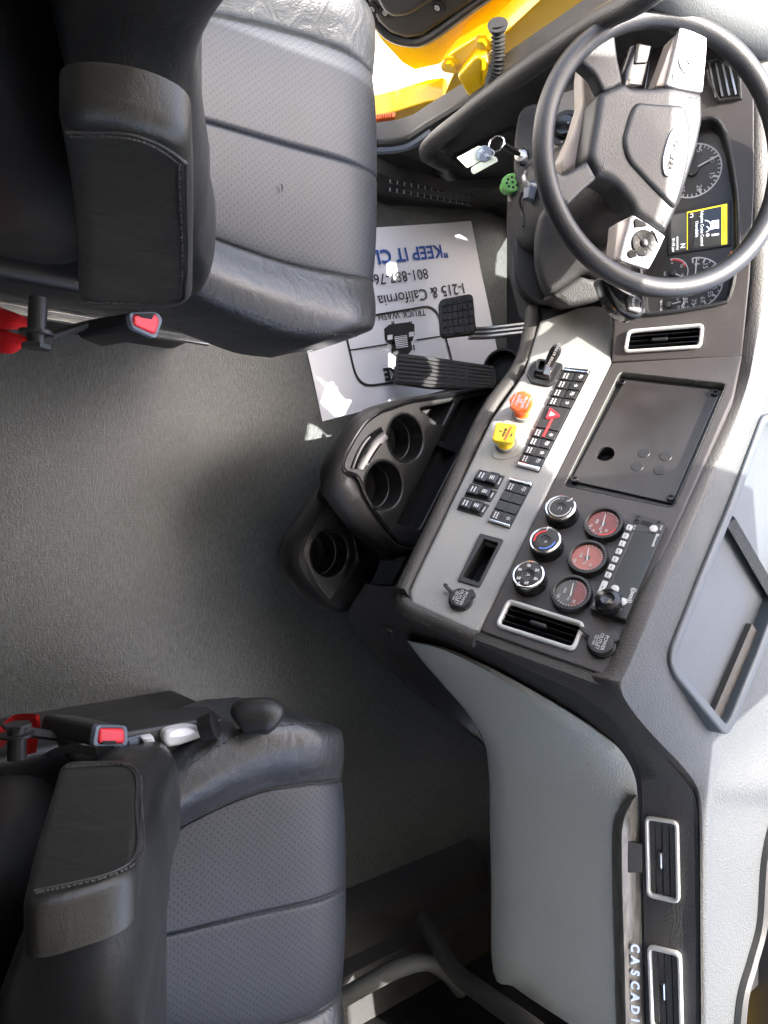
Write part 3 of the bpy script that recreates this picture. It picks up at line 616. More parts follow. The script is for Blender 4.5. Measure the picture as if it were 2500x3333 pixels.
# glove box door
GL = [(1326, 2087), (1370, 2145), (1417, 2200), (1470, 2260), (1522, 2321), (1575, 2411), (1590, 2510), (1593, 2610), (1598, 2850), (1605, 3165), (1670, 3210), (1733, 3255), (1854, 3333), (1990, 3420)]
GR = [(1334, 2085), (1447, 2108), (1560, 2155), (1658, 2205), (1780, 2273), (1884, 2336), (1960, 2390), (2019, 2441), (2062, 2515), (2076, 2600), (2082, 2800), (2090, 3100), (2094, 3300), (2098, 3420)]
GL2, GR2 = spl(GL, 4), spl(GR, 4); rows = []
for (a, b) in zip(GL2, GR2):
    r_ = []
    for t_, of in ((0, -.004), (0, .006), (.012, .012), (.15, .017), (.35, .020), (.55, .020), (.75, .018), (.87, .016), (.90, .013), (.985, .006), (1, .002), (1, -.004)):
        px, py = a[0] + (b[0] - a[0]) * t_, a[1] + (b[1] - a[1]) * t_; P = atS(px, py, of); r_.append(P)
    rows.append(r_)
gb = MB().grid(rows).build('glove_box', 'glove', dash, 50)
# embossed airbag mark
em = marks('embossed_mark', gb, 'dash')
# black band with vents
BL = [(1560, 2090), (1700, 2170), (1800, 2215), (1890, 2262), (1976, 2330), (2040, 2420), (2076, 2500), (2086, 2580), (2086, 2700), (2090, 2900), (2098, 3200), (2104, 3420)]
BR = [(1640, 2092), (1800, 2150), (1900, 2188), (1972, 2225), (2018, 2304), (2100, 2400), (2180, 2485), (2235, 2560), (2252, 2640), (2258, 2800), (2262, 3100), (2262, 3420)]
rows = []
for a, b in zip(spl(BL, 5), spl(BR, 5)):
    rows.append([atS(a[0] + (b[0] - a[0]) * t_, a[1] + (b[1] - a[1]) * t_, of) for t_, of in ((0, -.006), (.02, .003), (.5, .004), (1.02, .003), (1.03, -.01))])
band = MB().grid(rows).build('vent_band', 'brow', dash, 60)
# wood trim, a ridge whose upper face catches the sun
WL = [(2073, 2588), (2036, 2612), (2004, 2655), (1992, 2720), (1993, 2900), (2000, 3150), (2006, 3420)]
WR = [(2074, 2590), (2077, 2640), (2079, 2700), (2081, 2760), (2086, 2930), (2094, 3200), (2099, 3420)]
rows = []
for a, b in zip(spl(WL, 6), spl(WR, 6)):
    rows.append([atS(a[0] + (b[0] - a[0]) * t_, a[1] + (b[1] - a[1]) * t_, of) for t_, of in ((0, -.004), (.0, .018), (.05, .024), (.30, .034), (.36, .034), (.92, .010), (1, .003))])
wood = MB().grid(rows).build('wood_trim', 'wood', dash, 40)
for s_, y in zip('CASCADIA', (3084, 3124, 3164, 3204, 3244, 3284, 3318, 3348)):
    P = atS(2066, y, .024); pl = Pl(P, (1, .01, 0), (0, .52, .85)); text('badge_lettering', wood, 'badge', pl, 0, 0, .018, s_, 0, .001, 'CENTER', 1.05, .0012, .0007)
P = atS(2052, 2790, .022); MB().plate(Pl(P, (1, .01, 0), (0, .5, .85)), [(-.028, -.018), (.028, -.018), (.022, .018), (-.024, .018)], -.004, .002).build('trim_clip', 'dash', wood)
# centre gauge panel
def vent(name, pl, quad, parent, slats=3, tabm='black', tabat=.55, fm='ventfr', tabside=.5, fw_=.006):
    q = pl.L(quad) if not isinstance(quad[0][0], float) or abs(quad[0][0]) > 5 else quad
    fr = MB().plate(pl, rnd(q, .011), -.004, .006, [rnd(inset(q, fw_), .006)], .003, bn=3)
    o = fr.build(name, fm, parent); qi = inset(q, fw_ * .7)
    bx = MB(); bx.plate(pl, qi, -.034, -.033, (), 0)
    for i in range(4): a, b = qi[i], qi[(i + 1) % 4]; bx.add([pl.w(*a, .001), pl.w(*b, .001), pl.w(*b, -.034), pl.w(*a, -.034)], [(0, 1, 2, 3)])
    bx.build('vent_duct', 'dark', o)
    for k in range(slats):
        v = (k + 1) / (slats + 1); a, b = bq(qi, 0, v), bq(qi, 1, v); m_ = MB()
        d = V((qi[3][0] - qi[0][0], qi[3][1] - qi[0][1], 0)).normalized() * .0045
        m_.add([pl.w(a[0], a[1], -.0005), pl.w(b[0], b[1], -.0005), pl.w(b[0] + d.x, b[1] + d.y, -.016), pl.w(a[0] + d.x, a[1] + d.y, -.016), pl.w(a[0] - d.x * .25, a[1] - d.y * .25, -.001), pl.w(b[0] - d.x * .25, b[1] - d.y * .25, -.001)], [(0, 1, 2, 3), (0, 1, 5, 4)])
        m_.build('slat', 'blackg', o)
    c = cell(qi, tabat - .11, tabside - .07, tabat + .11, tabside + .08)
    MB().plate(pl, rnd(c, .002), -.012, .004, (), .0018).build('vent_tab', tabm, o)
    return o
plateq = [(2018, 1209), (2365, 1247), (2194, 1655), (1835, 1580)]
hol = rnd(CPL.L(plateq), .010)
vq = [(1654, 1951), (1611, 2040), (1871, 2124), (1908.5, 2030)]   # long edges run 0-3 / 1-2
vql = CPL.L(vq)
cpo = CPL.L([(1993, 1180), (2203, 1168), (2414, 1156), (2385, 1290), (2262, 1571), (2192, 1728), (2142, 1837), (2092, 1945), (2050, 2070), (1981, 2200), (1770, 2127), (1563, 2052), (1770, 1630)])
cpn = MB().plate(CPL, cpo, -.02, 0, [hol, rnd(inset(vql, .002), .008)], .002).build('gauge_panel', 'panel', dash)
# lower edge moulding of the panel
e0, e1, = CPL.l(1560, 2056), CPL.l(1981, 2206)
mo = MB(); strip(CPL, [(e0[0] + .004, e0[1] - .008), (e1[0] + .004, e1[1] - .004)], .018, -.02, -.004, mo); mo.build('edge_moulding', 'brow', dash)
s0, s1 = CPL.l(1988, 1179), CPL.l(2416, 1156)
# recessed blanking plate
qi = CPL.L(plateq); rw = MB()
n_ = len(hol)
rw.grid([[CPL.w(x, y, 0) for x, y in hol], [CPL.w(x, y, -.0135) for x, y in hol]], cv=True); rw.build('recess_wall', 'glove', dash)
pin = CPL.shift(-.011); q2 = CPL.L([(2034, 1238), (2347, 1274), (2188, 1640), (1858, 1566)], -.011)
hc = CPL.l(1970.6, 1478, -.010)
MB().plate(CPL.shift(-.014), CPL.L(plateq), -.002, 0, [circ(*hc, .0152, 30)], 0).build('recess_floor', 'black', dash)
bpn = MB().plate(CPL, rnd(q2, .004), -.0137, -.009, [circ(*hc, .0152, 30)], .0012).build('blanking_plate', 'blackg', dash)
bpn.data.materials[0] = mat('scuffed_black_plate', (.024, .021, .020), .36, 0, 0, 900, .25, 18)
MB().lathe(CPL, [(.0152, -.0095), (.0152, -.03), (0, -.03)], 24, *hc).build('cable_hole', 'dark', bpn)
for px, py in ((2024, 1246), (2327, 1281), (1871, 1562), (2183, 1622)):
    a, b = CPL.l(px, py, -.009); MB().lathe(CPL, [(.0068, -.009), (.0066, -.006), (.0055, -.005), (.0036, -.005), (.0030, -.0075), (0, -.0075)], 18, a, b).build('plate_screw', 'blackg', bpn)
for px, py in ((2096, 1475), (2167, 1486), (2075, 1519), (2147, 1531)):
    a, b = CPL.l(px, py, -.009); MB().lathe(CPL, [(.0098, -.009), (.0092, -.0082), (0, -.0080)], 20, a, b).build('hole_plug', 'black', bpn)
# knobs
def knob(px, py, kind):
    a, b = CPL.l(px, py, .024); r = .0262
    k = MB().lathe(CPL, [(r + .001, 0), (r + .0005, .006), (r - .0005, .019), (r - .0008, .0205)], 40, a, b).build('climate_knob', 'blackg', dash)
    MB().lathe(CPL, [(r - .0008, .0203), (r - .001, .0232), (r - .003, .0243), (r - .0048, .0238)], 40, a, b).build('knob_ring', 'chrome', k)
    f = MB().lathe(CPL, [(r - .0046, .0232), (r - .006, .0238), (.0095, .0236), (.0088, .0225), (.004, .0215), (0, .0214)], 40, a, b).build('knob_face', 'black', k)
    h = .0246
    def arc(r_, a0, a1, w_, m_): strip(CPL, [(a + r_ * math.cos(RAD(t_)), b + r_ * math.sin(RAD(t_))) for t_ in range(a0, a1 + 1, 8)], w_, h - .001, h, marks('knob_marking', k, m_))
    if kind == 0:
        arc(.0175, -160, 110, .0014, 'white'); text('knob_marking', k, 'white', CPL, a - .015, b + .008, .008, 'o', 0, h); text('knob_marking', k, 'white', CPL, a + .001, b, .009, 'C', 0, .0225)
        text('knob_marking', k, 'white', CPL, a - .018, b - .003, .006, '*', 0, h)
    elif kind == 1:
        arc(.0165, 190, 300, .0024, 'temp_r'); arc(.0165, -10, 100, .0024, 'temp_b'); text('knob_marking', k, 'white', CPL, a + .002, b, .011, '*', 0, .0225)
    else:
        for i in range(6):
            t_ = RAD(15 + 60 * i); text('knob_marking', k, 'white', CPL, a + .0155 * math.cos(t_), b + .0155 * math.sin(t_), .0085, '%&%#&%'[i], 0, h, bold=.0003)
        text('knob_marking', k, 'white', CPL, a, b, .009, 'A', 0, .0225)
    strip(CPL, [(a + (r - .008) * math.cos(RAD([150, 190, 340][kind])), b + (r - .008) * math.sin(RAD([150, 190, 340][kind]))), (a + (r - .001) * math.cos(RAD([150, 190, 340][kind])), b + (r - .001) * math.sin(RAD([150, 190, 340][kind])))], .0022, .0235, .0248, marks('knob_marking', k, 'white'))
    return a, b
kk = [knob(1823, 1651, 0), knob(1773, 1757, 1), knob(1718, 1869, 2)]
for (a, b), (c, d) in zip(kk, kk[1:]): strip(CPL, [(a, b), (c, d)], .0018, 0, .0006, marks('index_line', cpn, 'ink'))
# air gauges
def gauge(px, py, kind):
    a, b = CPL.l(px, py, .013)
    g = MB().lathe(CPL, [(.0312, 0), (.0312, .010), (.0300, .0132), (.0262, .0136), (.0245, .012), (.0240, .008)], 44, a, b).build('air_gauge', 'black', dash)
    f = MB().lathe(CPL, [(.0242, .0085), (0, .0085)], 44, a, b).build('gauge_face', ('dialred_refl', 'dialpink_refl', 'dialgray')[kind], g)
    h = .0092
    if kind == 2:
        pts = [(a + .0238 * math.cos(RAD(t_)), b + .0238 * math.sin(RAD(t_))) for t_ in range(15, 186, 9)]
        MB().plate(CPL, pts, .0086, .0088, (), 0).build('red_reflection', 'dialred_refl', g)  # red glass reflection painted over part of the grey face
        g2 = M['dialred_refl']
    m_ = marks('gauge_marking', g, 'white')
    for t_ in range(-60, 205, 12): strip(CPL, [(a + r_ * math.cos(RAD(t_)), b + r_ * math.sin(RAD(t_))) for r_ in (.0205, .0228)], .0008, h - .0004, h, m_)
    if kind == 0: strip(CPL, [(a + .0218 * math.cos(RAD(t_)), b + .0218 * math.sin(RAD(t_))) for t_ in range(0, 80, 6)], .002, h - .0003, h + .0001, marks('gauge_marking', g, 'temp_r'))
    T = lambda s_, x, y, z_=.0062: text('gauge_marking', g, 'white', CPL, a + x, b + y, z_, s_, 0, h)
    T('AIR', -.001, -.0105); T('PSI', .0105, -.001, .0056); T('50', .012, .009, .0058)
    if kind == 0: T('60', .0168, .002, .005); T('70', .0165, -.010, .005); T('120', .0095, -.0168, .005)
    else: T('100', .010, -.016, .0056)
    t_ = RAD([188, 194, 190][kind]); c_, s_ = math.cos(t_), math.sin(t_)
    nd = MB().plate(CPL, [(a - .006 * c_ - .0011 * s_, b - .006 * s_ + .0011 * c_), (a - .006 * c_ + .0011 * s_, b - .006 * s_ - .0011 * c_), (a + .0175 * c_ + .0005 * s_, b + .0175 * s_ - .0005 * c_), (a + .0175 * c_ - .0005 * s_, b + .0175 * s_ + .0005 * c_)], .0096, .0102, (), 0)
    nd.build('needle', 'white', g); MB().lathe(CPL, [(.0045, .0085), (.0042, .0094), (0, .0095)], 16, a, b).build('needle_hub', 'dialgray', g)
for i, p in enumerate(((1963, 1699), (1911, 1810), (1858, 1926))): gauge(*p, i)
# radio
RQ = CPL.L([(2058, 1671.5), (2170, 1700), (2036, 2017), (1919, 1981)], .012)
def rc(x, y, h=.0125): return CPL.l(1880 + x / 4.608, 1620 + y / 4.608, h)
rad = MB().plate(CPL, rnd(RQ, .002), -.004, .012, (), .0012).build('radio', 'black', dash)
MB().plate(CPL, rnd([rc(*p) for p in ((845, 490), (1245, 560), (830, 1565), (445, 1390))], .004), .0115, .0128, (), .0006).build('radio_screen', 'screen', rad)
ra = math.atan2(rc(458, 1165)[1] - rc(775, 455)[1], rc(458, 1165)[0] - rc(775, 455)[0])
for x, y, l_ in ((775, 455, .0105), (718, 580, .0105), (668, 697, .0105), (617, 812, .0105), (562, 932, .0105), (508, 1050, .0105), (456, 1167, .0105), (375, 1355, .024)):
    a, b = rc(x, y); MB().plate(CPL, rnd(rect(a, b, l_, .0085, ra), .002), .0118, .0150, (), .001).build('preset_button', 'whitebtn', rad)
    strip(CPL, [(a - .0025 * math.cos(ra), b - .0025 * math.sin(ra)), (a + .0025 * math.cos(ra), b + .0025 * math.sin(ra))], .0010, .0150, .0153, marks('button_marking', rad, 'ink'))
for x, y in ((1140, 472), (560, 1372), (675, 1562)):
    a, b = rc(x, y); MB().lathe(CPL, [(.0062, .0118), (.0060, .0148), (.0045, .0155), (0, .0156)], 20, a, b).build('round_button', 'whitebtn', rad)
a, b = rc(470, 1590, .014)
kn = MB(); rr_ = [.0185 + (.0008 if i % 4 < 2 else 0) for i in range(48)]
kn.grid([[CPL.w(a + rr_[k] * s_ * math.cos(2 * math.pi * k / 48), b + rr_[k] * s_ * math.sin(2 * math.pi * k / 48), h) for k in range(48)] for s_, h in ((1, .012), (1, .024), (.93, .028))], cv=True)
kn.lathe(CPL, [(.0172, .028), (.0115, .030), (.0100, .0305), (.007, .029), (0, .0285)], 48, a, b); kn.build('tuning_knob', 'blackg', rad)
MB().plate(CPL, [rc(*p) for p in ((960, 330), (1130, 375), (1085, 435), (975, 405), (940, 390))], .0118, .0126, (), 0).build('usb_port', 'dark', rad)
MB().lathe(CPL, [(.005, .0118), (.0048, .0134), (.0032, .0134), (.0028, .012), (0, .012)], 18, *rc(882, 352)).build('audio_socket', 'blackg', rad)
for x, y in ((900, 280), (1218, 365), (290, 1650), (620, 1762)): MB().lathe(CPL, [(.0034, .0121), (0, .0126)], 12, *rc(x, y)).build('radio_screw', 'dark', rad)
text('radio_lettering', rad, 'white', CPL, *rc(1165, 640), .006, 'Bluetooth', ra, .0131, bold=.0001); text('radio_lettering', rad, 'white', CPL, *rc(812, 1470), .009, '((sxm))', ra, .0131, bold=.0002)
for x, y, s_ in ((650, 1640, 'PWR'), (630, 1660, 'ESC'), (300, 1580, 'PUSH'), (265, 1570, 'MENU'), (850, 450, 'AUX'), (1250, 455, 'DISP')): text('radio_lettering', rad, 'white', CPL, *rc(x, y), .0048, s_, ra, .0131)
# centre vent
vent('air_vent', CPL, [vq[0], vq[3], vq[2], vq[1]], dash, 3, 'black', .48)
# power outlet caps
def outlet(pl, px, py, r, rot):
    a, b = pl.l(px, py, .010)
    o = MB().lathe(pl, [(r + .002, 0), (r + .002, .003), (r, .004), (r, .010), (r - .0015, .0122), (0, .0130)], 32, a, b).build('power_outlet_cap', 'black', dash)
    c, s_ = math.cos(rot), math.sin(rot)
    MB().plate(pl, rnd(rect(a + c * r * 1.05, b + s_ * r * 1.05, r * .75, r * .9, rot), r * .3), .006, .010, (), .0012).build('cap_tab', 'black', o)
    d2 = rot + 2.0; c, s_ = math.cos(d2), math.sin(d2)
    MB().tube(spl([pl.w(a + c * r * .8, b + s_ * r * .8, .004), pl.w(a + c * r * 1.5, b + s_ * r * 1.5, .007), pl.w(a + c * r * 1.9, b + s_ * r * 1.9, .012), pl.w(a + c * r * 1.7, b + s_ * r * 1.7, .015)], 4), .003, 8).build('cap_tether', 'dash', o)
    T = lambda s2, y, z_: text('cap_lettering', o, 'white', pl, a, b + y, z_, s2, 0, .0132)
    T('POWER', .006, .0072); T('OUTLET', -.001, .0072); T('12V-10A', -.0085, .0048); strip(pl, [(a - .009, b - .005), (a + .009, b - .005)], .0006, .0128, .0133, marks('cap_lettering', o, 'white'))
outlet(CPL, 1955, 2091, .0185, 2.4); outlet(GPL, 1498, 1946, .0175, 2.4)
# grey switch panel
gpo = GPL.L([(1757, 1044), (1880, 1000), (1985, 985), (1998, 1060), (1990, 1179), (1882, 1400), (1770, 1630), (1665, 1840), (1561, 2052), (1545, 2060), (1338, 1968), (1330, 1925), (1345, 1890), (1600, 1362), (1706, 1210)])
gph = rnd(GPL.L([(1575, 1756), (1622, 1770), (1558, 1898), (1506, 1879)]), .002)
gp = MB().plate(GPL, gpo, -.02, 0, [gph], .006, bn=3).build('switch_panel', 'gray', dash)
MB().plate(GPL, rnd(GPL.L([(1563, 1738), (1640, 1758), (1561, 1914), (1490, 1892)]), .003), 0, .003, [gph], .001).build('pocket_bezel', 'black', dash)
pk = MB().grid([[GPL.w(x, y, .001) for x, y in gph], [GPL.w(x, y, -.05) for x, y in gph]], cv=True); pk.cap([GPL.w(x, y, -.05) for x, y in gph]); pk.build('open_pocket', 'dark', dash)
# dark edge roll of the switch panel
er = MB(); Lp = [(1735, 1010), (1726, 1080), (1690, 1200), (1580, 1358), (1450, 1640), (1330, 1890), (1316, 1930), (1326, 1978), (1440, 2030), (1552, 2078)]
er.tube([GPL.at(x, y, -.014) for x, y in spl(Lp, 5)], .0155, 12); er.build('edge_roll', 'brow', dash)
MB().plate(DPL, rnd(DPL.L([(1650, 640), (1720, 600), (1830, 800), (2000, 985), (1990, 1040), (1757, 1060), (1690, 1040), (1650, 860)], -.07), .01), -.075, -.07, (), .002, back=True).build('column_closeout', 'black', dash)
MB().plate(Pl((0, 0, .79), (1, 0, 0), (0, 1, 0)), [(.38, 1.165), (1.14, 1.165), (1.14, 1.37), (.92, 1.40), (.92, 1.9), (-.84, 1.9), (-.84, 1.5), (.3, 1.5)], -.01, 0, (), .002, back=True).build('sun_block_plate', 'black', dash)  # added plate that keeps sun from leaking under the dash
fl_ = [(1620, 1290), (1566, 1358), (1436, 1640), (1316, 1890), (1306, 1940)]
rows = []
for x, y in spl(fl_, 4):
    P = GPL.at(x, y, -.012); rows.append([P, P + V((.02, .05, -.04)), V((P.x + .05, P.y + .30, .12))])
MB().grid(rows).build('knee_panel', 'dash', dash)
# valve recess and valves
vr = rnd(GPL.L([(1690, 1278), (1765, 1296), (1768, 1318), (1738, 1370), (1712, 1440), (1700, 1480), (1640, 1500), (1598, 1490), (1625, 1400)]), .012)
MB().plate(GPL, vr, -.001, .0012, (), .001).build('valve_plinth', 'gray', dash)
def valve(px, py, bx, by, nside, m_, name, lines):
    A_ = GPL.at(bx, by, .004); B_ = att(px, py, (A_ - C0).dot(V((0, CP_, -SP))) - .040); d = (B_ - A_).normalized()
    pl = Pl(B_, lat, d.cross(lat)); pl = Pl(B_, lat - d * (lat @ d), d.cross(lat - d * (lat @ d)))
    v = MB().tube([A_ - d * .004, A_ + d * .004, A_ + d * .008], [.0205, .020, .0175], 28).build(name, 'gray', dash)
    MB().tube([A_ + d * .006, A_ + d * .010, A_ + d * .011, B_ - d * .004], [.0175, .0135, .0125, .0125], 22).build('valve_stem', m_, v)
    n0 = nside; rot_ = math.pi / n0 + (.5 if n0 == 8 else .2); R_ = .0215 if n0 == 8 else .0255
    o8 = rnd([(R_ * math.cos(rot_ + 2 * math.pi * k / n0), R_ * math.sin(rot_ + 2 * math.pi * k / n0)) for k in range(n0)], .003 if n0 == 8 else .006)
    h_ = MB().plate(pl, o8, -.005, .003, (), .002, back=True).build('valve_button', m_, v)
    for s_, y, z_, mm_ in lines: text('valve_lettering', v, mm_, pl, 0, y, z_, s_, 0, .0032, bold=.0002)
valve(1696, 1308, 1703, 1345, 8, 'knob_o', 'trailer_supply_valve', [('TRAILER', .006, .0065, 'white'), ('AIR', 0, .0065, 'white'), ('SUPPLY', -.006, .0065, 'white'), ('PUSH TO SUPPLY', .0135, .003, 'white'), ('PULL TO EVACUATE', -.0135, .003, 'white')])
valve(1642, 1410, 1648, 1444, 4, 'knob_y', 'parking_brake_valve', [('PARKING', .006, .0065, 'red'), ('BRAKE', 0, .0055, 'ink'), ('S', -.007, .007, 'ink'), ('PUSH', .013, .003, 'ink')])
# trailer hand brake
bo = [(1713, 1222), (1722, 1200), (1752, 1172), (1808, 1182), (1832, 1190), (1832, 1200), (1800, 1255), (1785, 1262), (1728, 1250)]
hb_ = MB().plate(GPL, rnd(GPL.L(bo), .006), -.001, .006, (), .003).build('trailer_brake_lever', 'black', dash)
b2 = GPL.L([(1738, 1232), (1750, 1186), (1812, 1196), (1788, 1244)]); c_ = (sum(p[0] for p in b2) / 4, sum(p[1] for p in b2) / 4)
k = MB(); k.grid([[GPL.w(c_[0] + (x - c_[0]) * s_, c_[1] + (y - c_[1]) * s_, h) for x, y in rnd(b2, .005)] for s_, h in ((1.1, .005), (1.0, .016), (.85, .020), (.6, .020))], cv=True); k.build('lever_boot', 'blackg', hb_)
L0 = GPL.at(1776, 1214, .02); L1 = att(1786, 1185, (L0 - C0).dot(V((0, CP_, -SP))) - .012); L2 = att(1815, 1130, (L0 - C0).dot(V((0, CP_, -SP))) - .036)
k = MB(); k.tube([L0, L1], .007, 4); k.build('lever_shaft', 'slate', hb_)
dd = (L2 - L1).normalized(); k = MB().tube([L1 - dd * .002, L1, L1.lerp(L2, .3), L1.lerp(L2, .75), L2, L2 + dd * .003], [.006, .0085, .0105, .0115, .009, .004], 10, sx=.72).build('lever_grip', 'black', hb_)
ex_ = -dd; nv = (C0 - L1.lerp(L2, .5)).normalized(); ey_ = nv.cross(ex_); lp = Pl(L1.lerp(L2, .55) + nv * .0098, -ex_, -ey_)
text('lever_lettering', hb_, 'white', Pl(lp.o, -dd, nv.cross(-dd)), 0, 0, .0075, 'TRAILER BRAKE', 0, .001)
# switch banks
def rocker(q, u0, v0, u1, v1, parent, icons=1, gap=.02):
    m_ = MB()
    m_.plate(GPL, cell(q, u0 + .02, v0 + gap * .3, u0 + (u1 - u0) * .44, v1 - gap * .3), -.001, .0045, (), .0008)
    m_.plate(GPL, cell(q, u0 + (u1 - u0) * .56, v0 + gap * .3, u1 - .02, v1 - gap * .3), -.001, .0045, (), .0008)
    m_.plate(GPL, cell(q, u0 + (u1 - u0) * .44, v0 + gap * .3, u0 + (u1 - u0) * .56, v1 - gap * .3), -.001, .0028, (), .0)
    o = m_.build('rocker_switch', 'black', parent)
    if icons:
        mk_ = marks('switch_icon', parent, 'white'); vc = (v0 + v1) / 2; dv = (v1 - v0)
        for uu in (.15, .27):
            for k in range(3): a = bq(q, u0 + (u1 - u0) * uu, v0 + dv * (.24 + .22 * k)); b = bq(q, u0 + (u1 - u0) * uu, v0 + dv * (.24 + .22 * k + .15)); strip(GPL, [a, b], .0022, .0040, .0049, mk_)
        c = bq(q, u0 + (u1 - u0) * .78, vc)
        for k in range(5):
            t_ = 2 * math.pi * k / 5 + icons; strip(GPL, [(c[0] + .0012 * math.cos(t_), c[1] + .0012 * math.sin(t_)), (c[0] + .0036 * math.cos(t_), c[1] + .0036 * math.sin(t_))], .0012, .0040, .0049, mk_)
        if icons % 2: strip(GPL, [(c[0] - .005, c[1] - .002), (c[0] - .005, c[1] + .003), (c[0] - .002, c[1] + .003)], .0011, .0040, .0049, mk_)
    return o
q = GPL.L([(1837, 1199), (1919.5, 1207), (1753, 1534), (1682.5, 1515)], .003)
bk = MB().plate(GPL, inset(q, -.001), -.001, .0015, (), .0008).build('switch_bank', 'blackg', dash)
vv = [.035, .125, .215, .305, .395, .625, .715, .80, .885, .965]
for i in range(9):
    if i == 4: MB().plate(GPL, cell(q, .02, vv[4] + .006, .98, vv[5] - .006), -.001, .0042, (), .0008).build('hazard_switch', 'black', bk)
    else: rocker(q, 0, vv[i], 1, vv[i + 1], bk, i + 1)
for a, b in ((0, .03), (.968, 1)): MB().plate(GPL, rnd(cell(q, 0, a, 1, b), .001), 0, .007, (), .002).build('bank_end_cap', 'chrome', bk)
c = bq(q, .42, .485); tr = [(c[0] + .0155 * math.cos(RAD(t_)), c[1] + .0155 * math.sin(RAD(t_))) for t_ in (94, 214, 334)]
hz = MB().plate(GPL, rnd(tr, .003), .003, .0085, [rnd(inset(tr, .0038), .001)], .0012).build('hazard_triangle', 'red', bk)
MB().plate(GPL, rnd(inset(tr, .0036), .001), .003, .0070, (), .0005).build('hazard_centre', 'white', bk)
strip(GPL, [bq(q, .5, .52), bq(q, .5, .70)], .0035, .004, .0054, marks('hazard_light_strip', bk, 'temp_r'))
q = GPL.L([(1661, 1556), (1732.5, 1575), (1658, 1717), (1589, 1695)], .003)
bk = MB().plate(GPL, inset(q, -.001), -.001, .0015, (), .0008).build('switch_bank', 'blackg', dash)
for i in range(4): rocker(q, 0, .07 + .22 * i, 1, .07 + .22 * (i + 1), bk, (1, 0, 0, 2)[i], .04)
for a, b in ((0, .065), (.955, 1)): MB().plate(GPL, rnd(cell(q, 0, a, 1, b), .001), 0, .007, (), .002).build('bank_end_cap', 'chrome', bk)
for qd in ([(540, 55), (705, 95), (660, 178), (495, 132)], [(482, 150), (652, 197), (612, 262), (442, 225)], [(428, 242), (600, 290), (553, 362), (392, 315)]):
    q = GPL.L([(1300 + x / 2.074, 1500 + y / 2.074) for x, y in qd], .006)
    b = MB().plate(GPL, rnd(inset(q, -.0015), .001), -.001, .002, (), .001).build('heater_switch', 'black', dash)
    m_ = MB(); m_.plate(GPL, rnd(cell(q, .0, .05, .46, .9), .001), 0, .008, (), .002); m_.plate(GPL, rnd(cell(q, .48, .05, .88, .9), .001), 0, .011, (), .003); m_.build('switch_rocker', 'blackg', b)
    mk_ = marks('switch_icon', b, 'white')
    for uu in (.16, .28): strip(GPL, [bq(q, uu, .25), bq(q, uu, .7)], .0018, .0075, .0084, mk_)
    for k in range(3): strip(GPL, [bq(q, .6 + .07 * k, .35), bq(q, .6 + .07 * k, .65)], .0014, .0105, .0114, mk_)
    strip(GPL, [bq(q, .6, .5), bq(q, .76, .5)], .0014, .0105, .0114, mk_); strip(GPL, [bq(q, .94, .2), bq(q, .94, .7)], .0022, .0015, .0024, mk_)
# driver's instrument panel
cl_q = [(2283, 390), (2322, 386), (2351, 412), (2375, 482), (2399, 627), (2404, 771), (2394, 868), (2375, 964), (2330, 992), (2118, 1024), (2095, 1000), (2085, 860), (2085, 700), (2095, 560), (2130, 420)]
cl_l = DPL.L(cl_q); vq = [(2042, 1074), (2293, 1053), (2284, 1134), (2028.6, 1151)]
lvq = [(2300, 205), (2335, 195), (2398, 240), (2402, 312), (2345, 322), (2318, 270)]
do_ = DPL.L([(1990, 1180), (2200, 1169), (2414, 1157), (2440, 900), (2454, 600), (2454, 313), (2430, 180), (2380, 60), (2250, 20), (2080, 70), (1900, 190), (1780, 320), (1705, 460), (1700, 640), (1800, 820), (1985, 985), (1998, 1060)])
dpn = MB().plate(DPL, do_, -.02, 0, [cl_l, rnd(inset(DPL.L(vq), .002), .008)], .002).build('instrument_panel', 'panel', dash)
cw = MB(); fl2 = inset(cl_l, .006)
cw.grid([[DPL.w(x, y, 0) for x, y in cl_l], [DPL.w(x, y, -.030) for x, y in fl2]], cv=True); cw.build('cluster_wall', 'black', dash)
CLP = DPL.shift(-.030); CF = -.0
clf = MB().plate(CLP, fl2, -.002, 0, (), 0).build('instrument_cluster', 'dial', dash)
c_rim = MB().tube([DPL.w(x, y, .001) for x, y in spl(cl_l, 2, True)], .004, 8, closed=True); c_rim.build('cluster_rim', 'black', dash)
def arcm(c, r_, a0, a1, w_, m_='white', h=.0008): strip(CLP, [(c[0] + r_ * math.cos(RAD(t_)), c[1] + r_ * math.sin(RAD(t_))) for t_ in [a0 + (a1 - a0) * k / 40 for k in range(41)]], w_, h - .0006, h, marks('dial_marking', clf, m_))
def tick(c, r0_, r1_, t_, w_, m_='white'): strip(CLP, [(c[0] + r_ * math.cos(RAD(t_)), c[1] + r_ * math.sin(RAD(t_))) for r_ in (r0_, r1_)], w_, 0, .0009, marks('dial_marking', clf, m_))
def ndl(c, r_, t_, hub): 
    n1 = MB(); strip(CLP, [(c[0], c[1]), (c[0] + r_ * math.cos(RAD(t_)), c[1] + r_ * math.sin(RAD(t_)))], .0022, .005, .006, n1); n1.build('dial_needle', 'white', clf)
    MB().lathe(CLP, [(hub, 0), (hub * .95, .006), (0, .007)], 20, *c).build('needle_hub', 'dash', clf)
def numb(c, r_, t_, s_, z_=.0105): text('dial_marking', clf, 'white', CLP, c[0] + r_ * math.cos(RAD(t_)), c[1] + r_ * math.sin(RAD(t_)), z_, s_, 0, .0008)
c1 = CLP.l(2254, 556); e1 = CLP.l(2347, 556); R1 = math.dist(c1, e1) * 1.0
arcm(c1, R1, -30, 210, .0024)
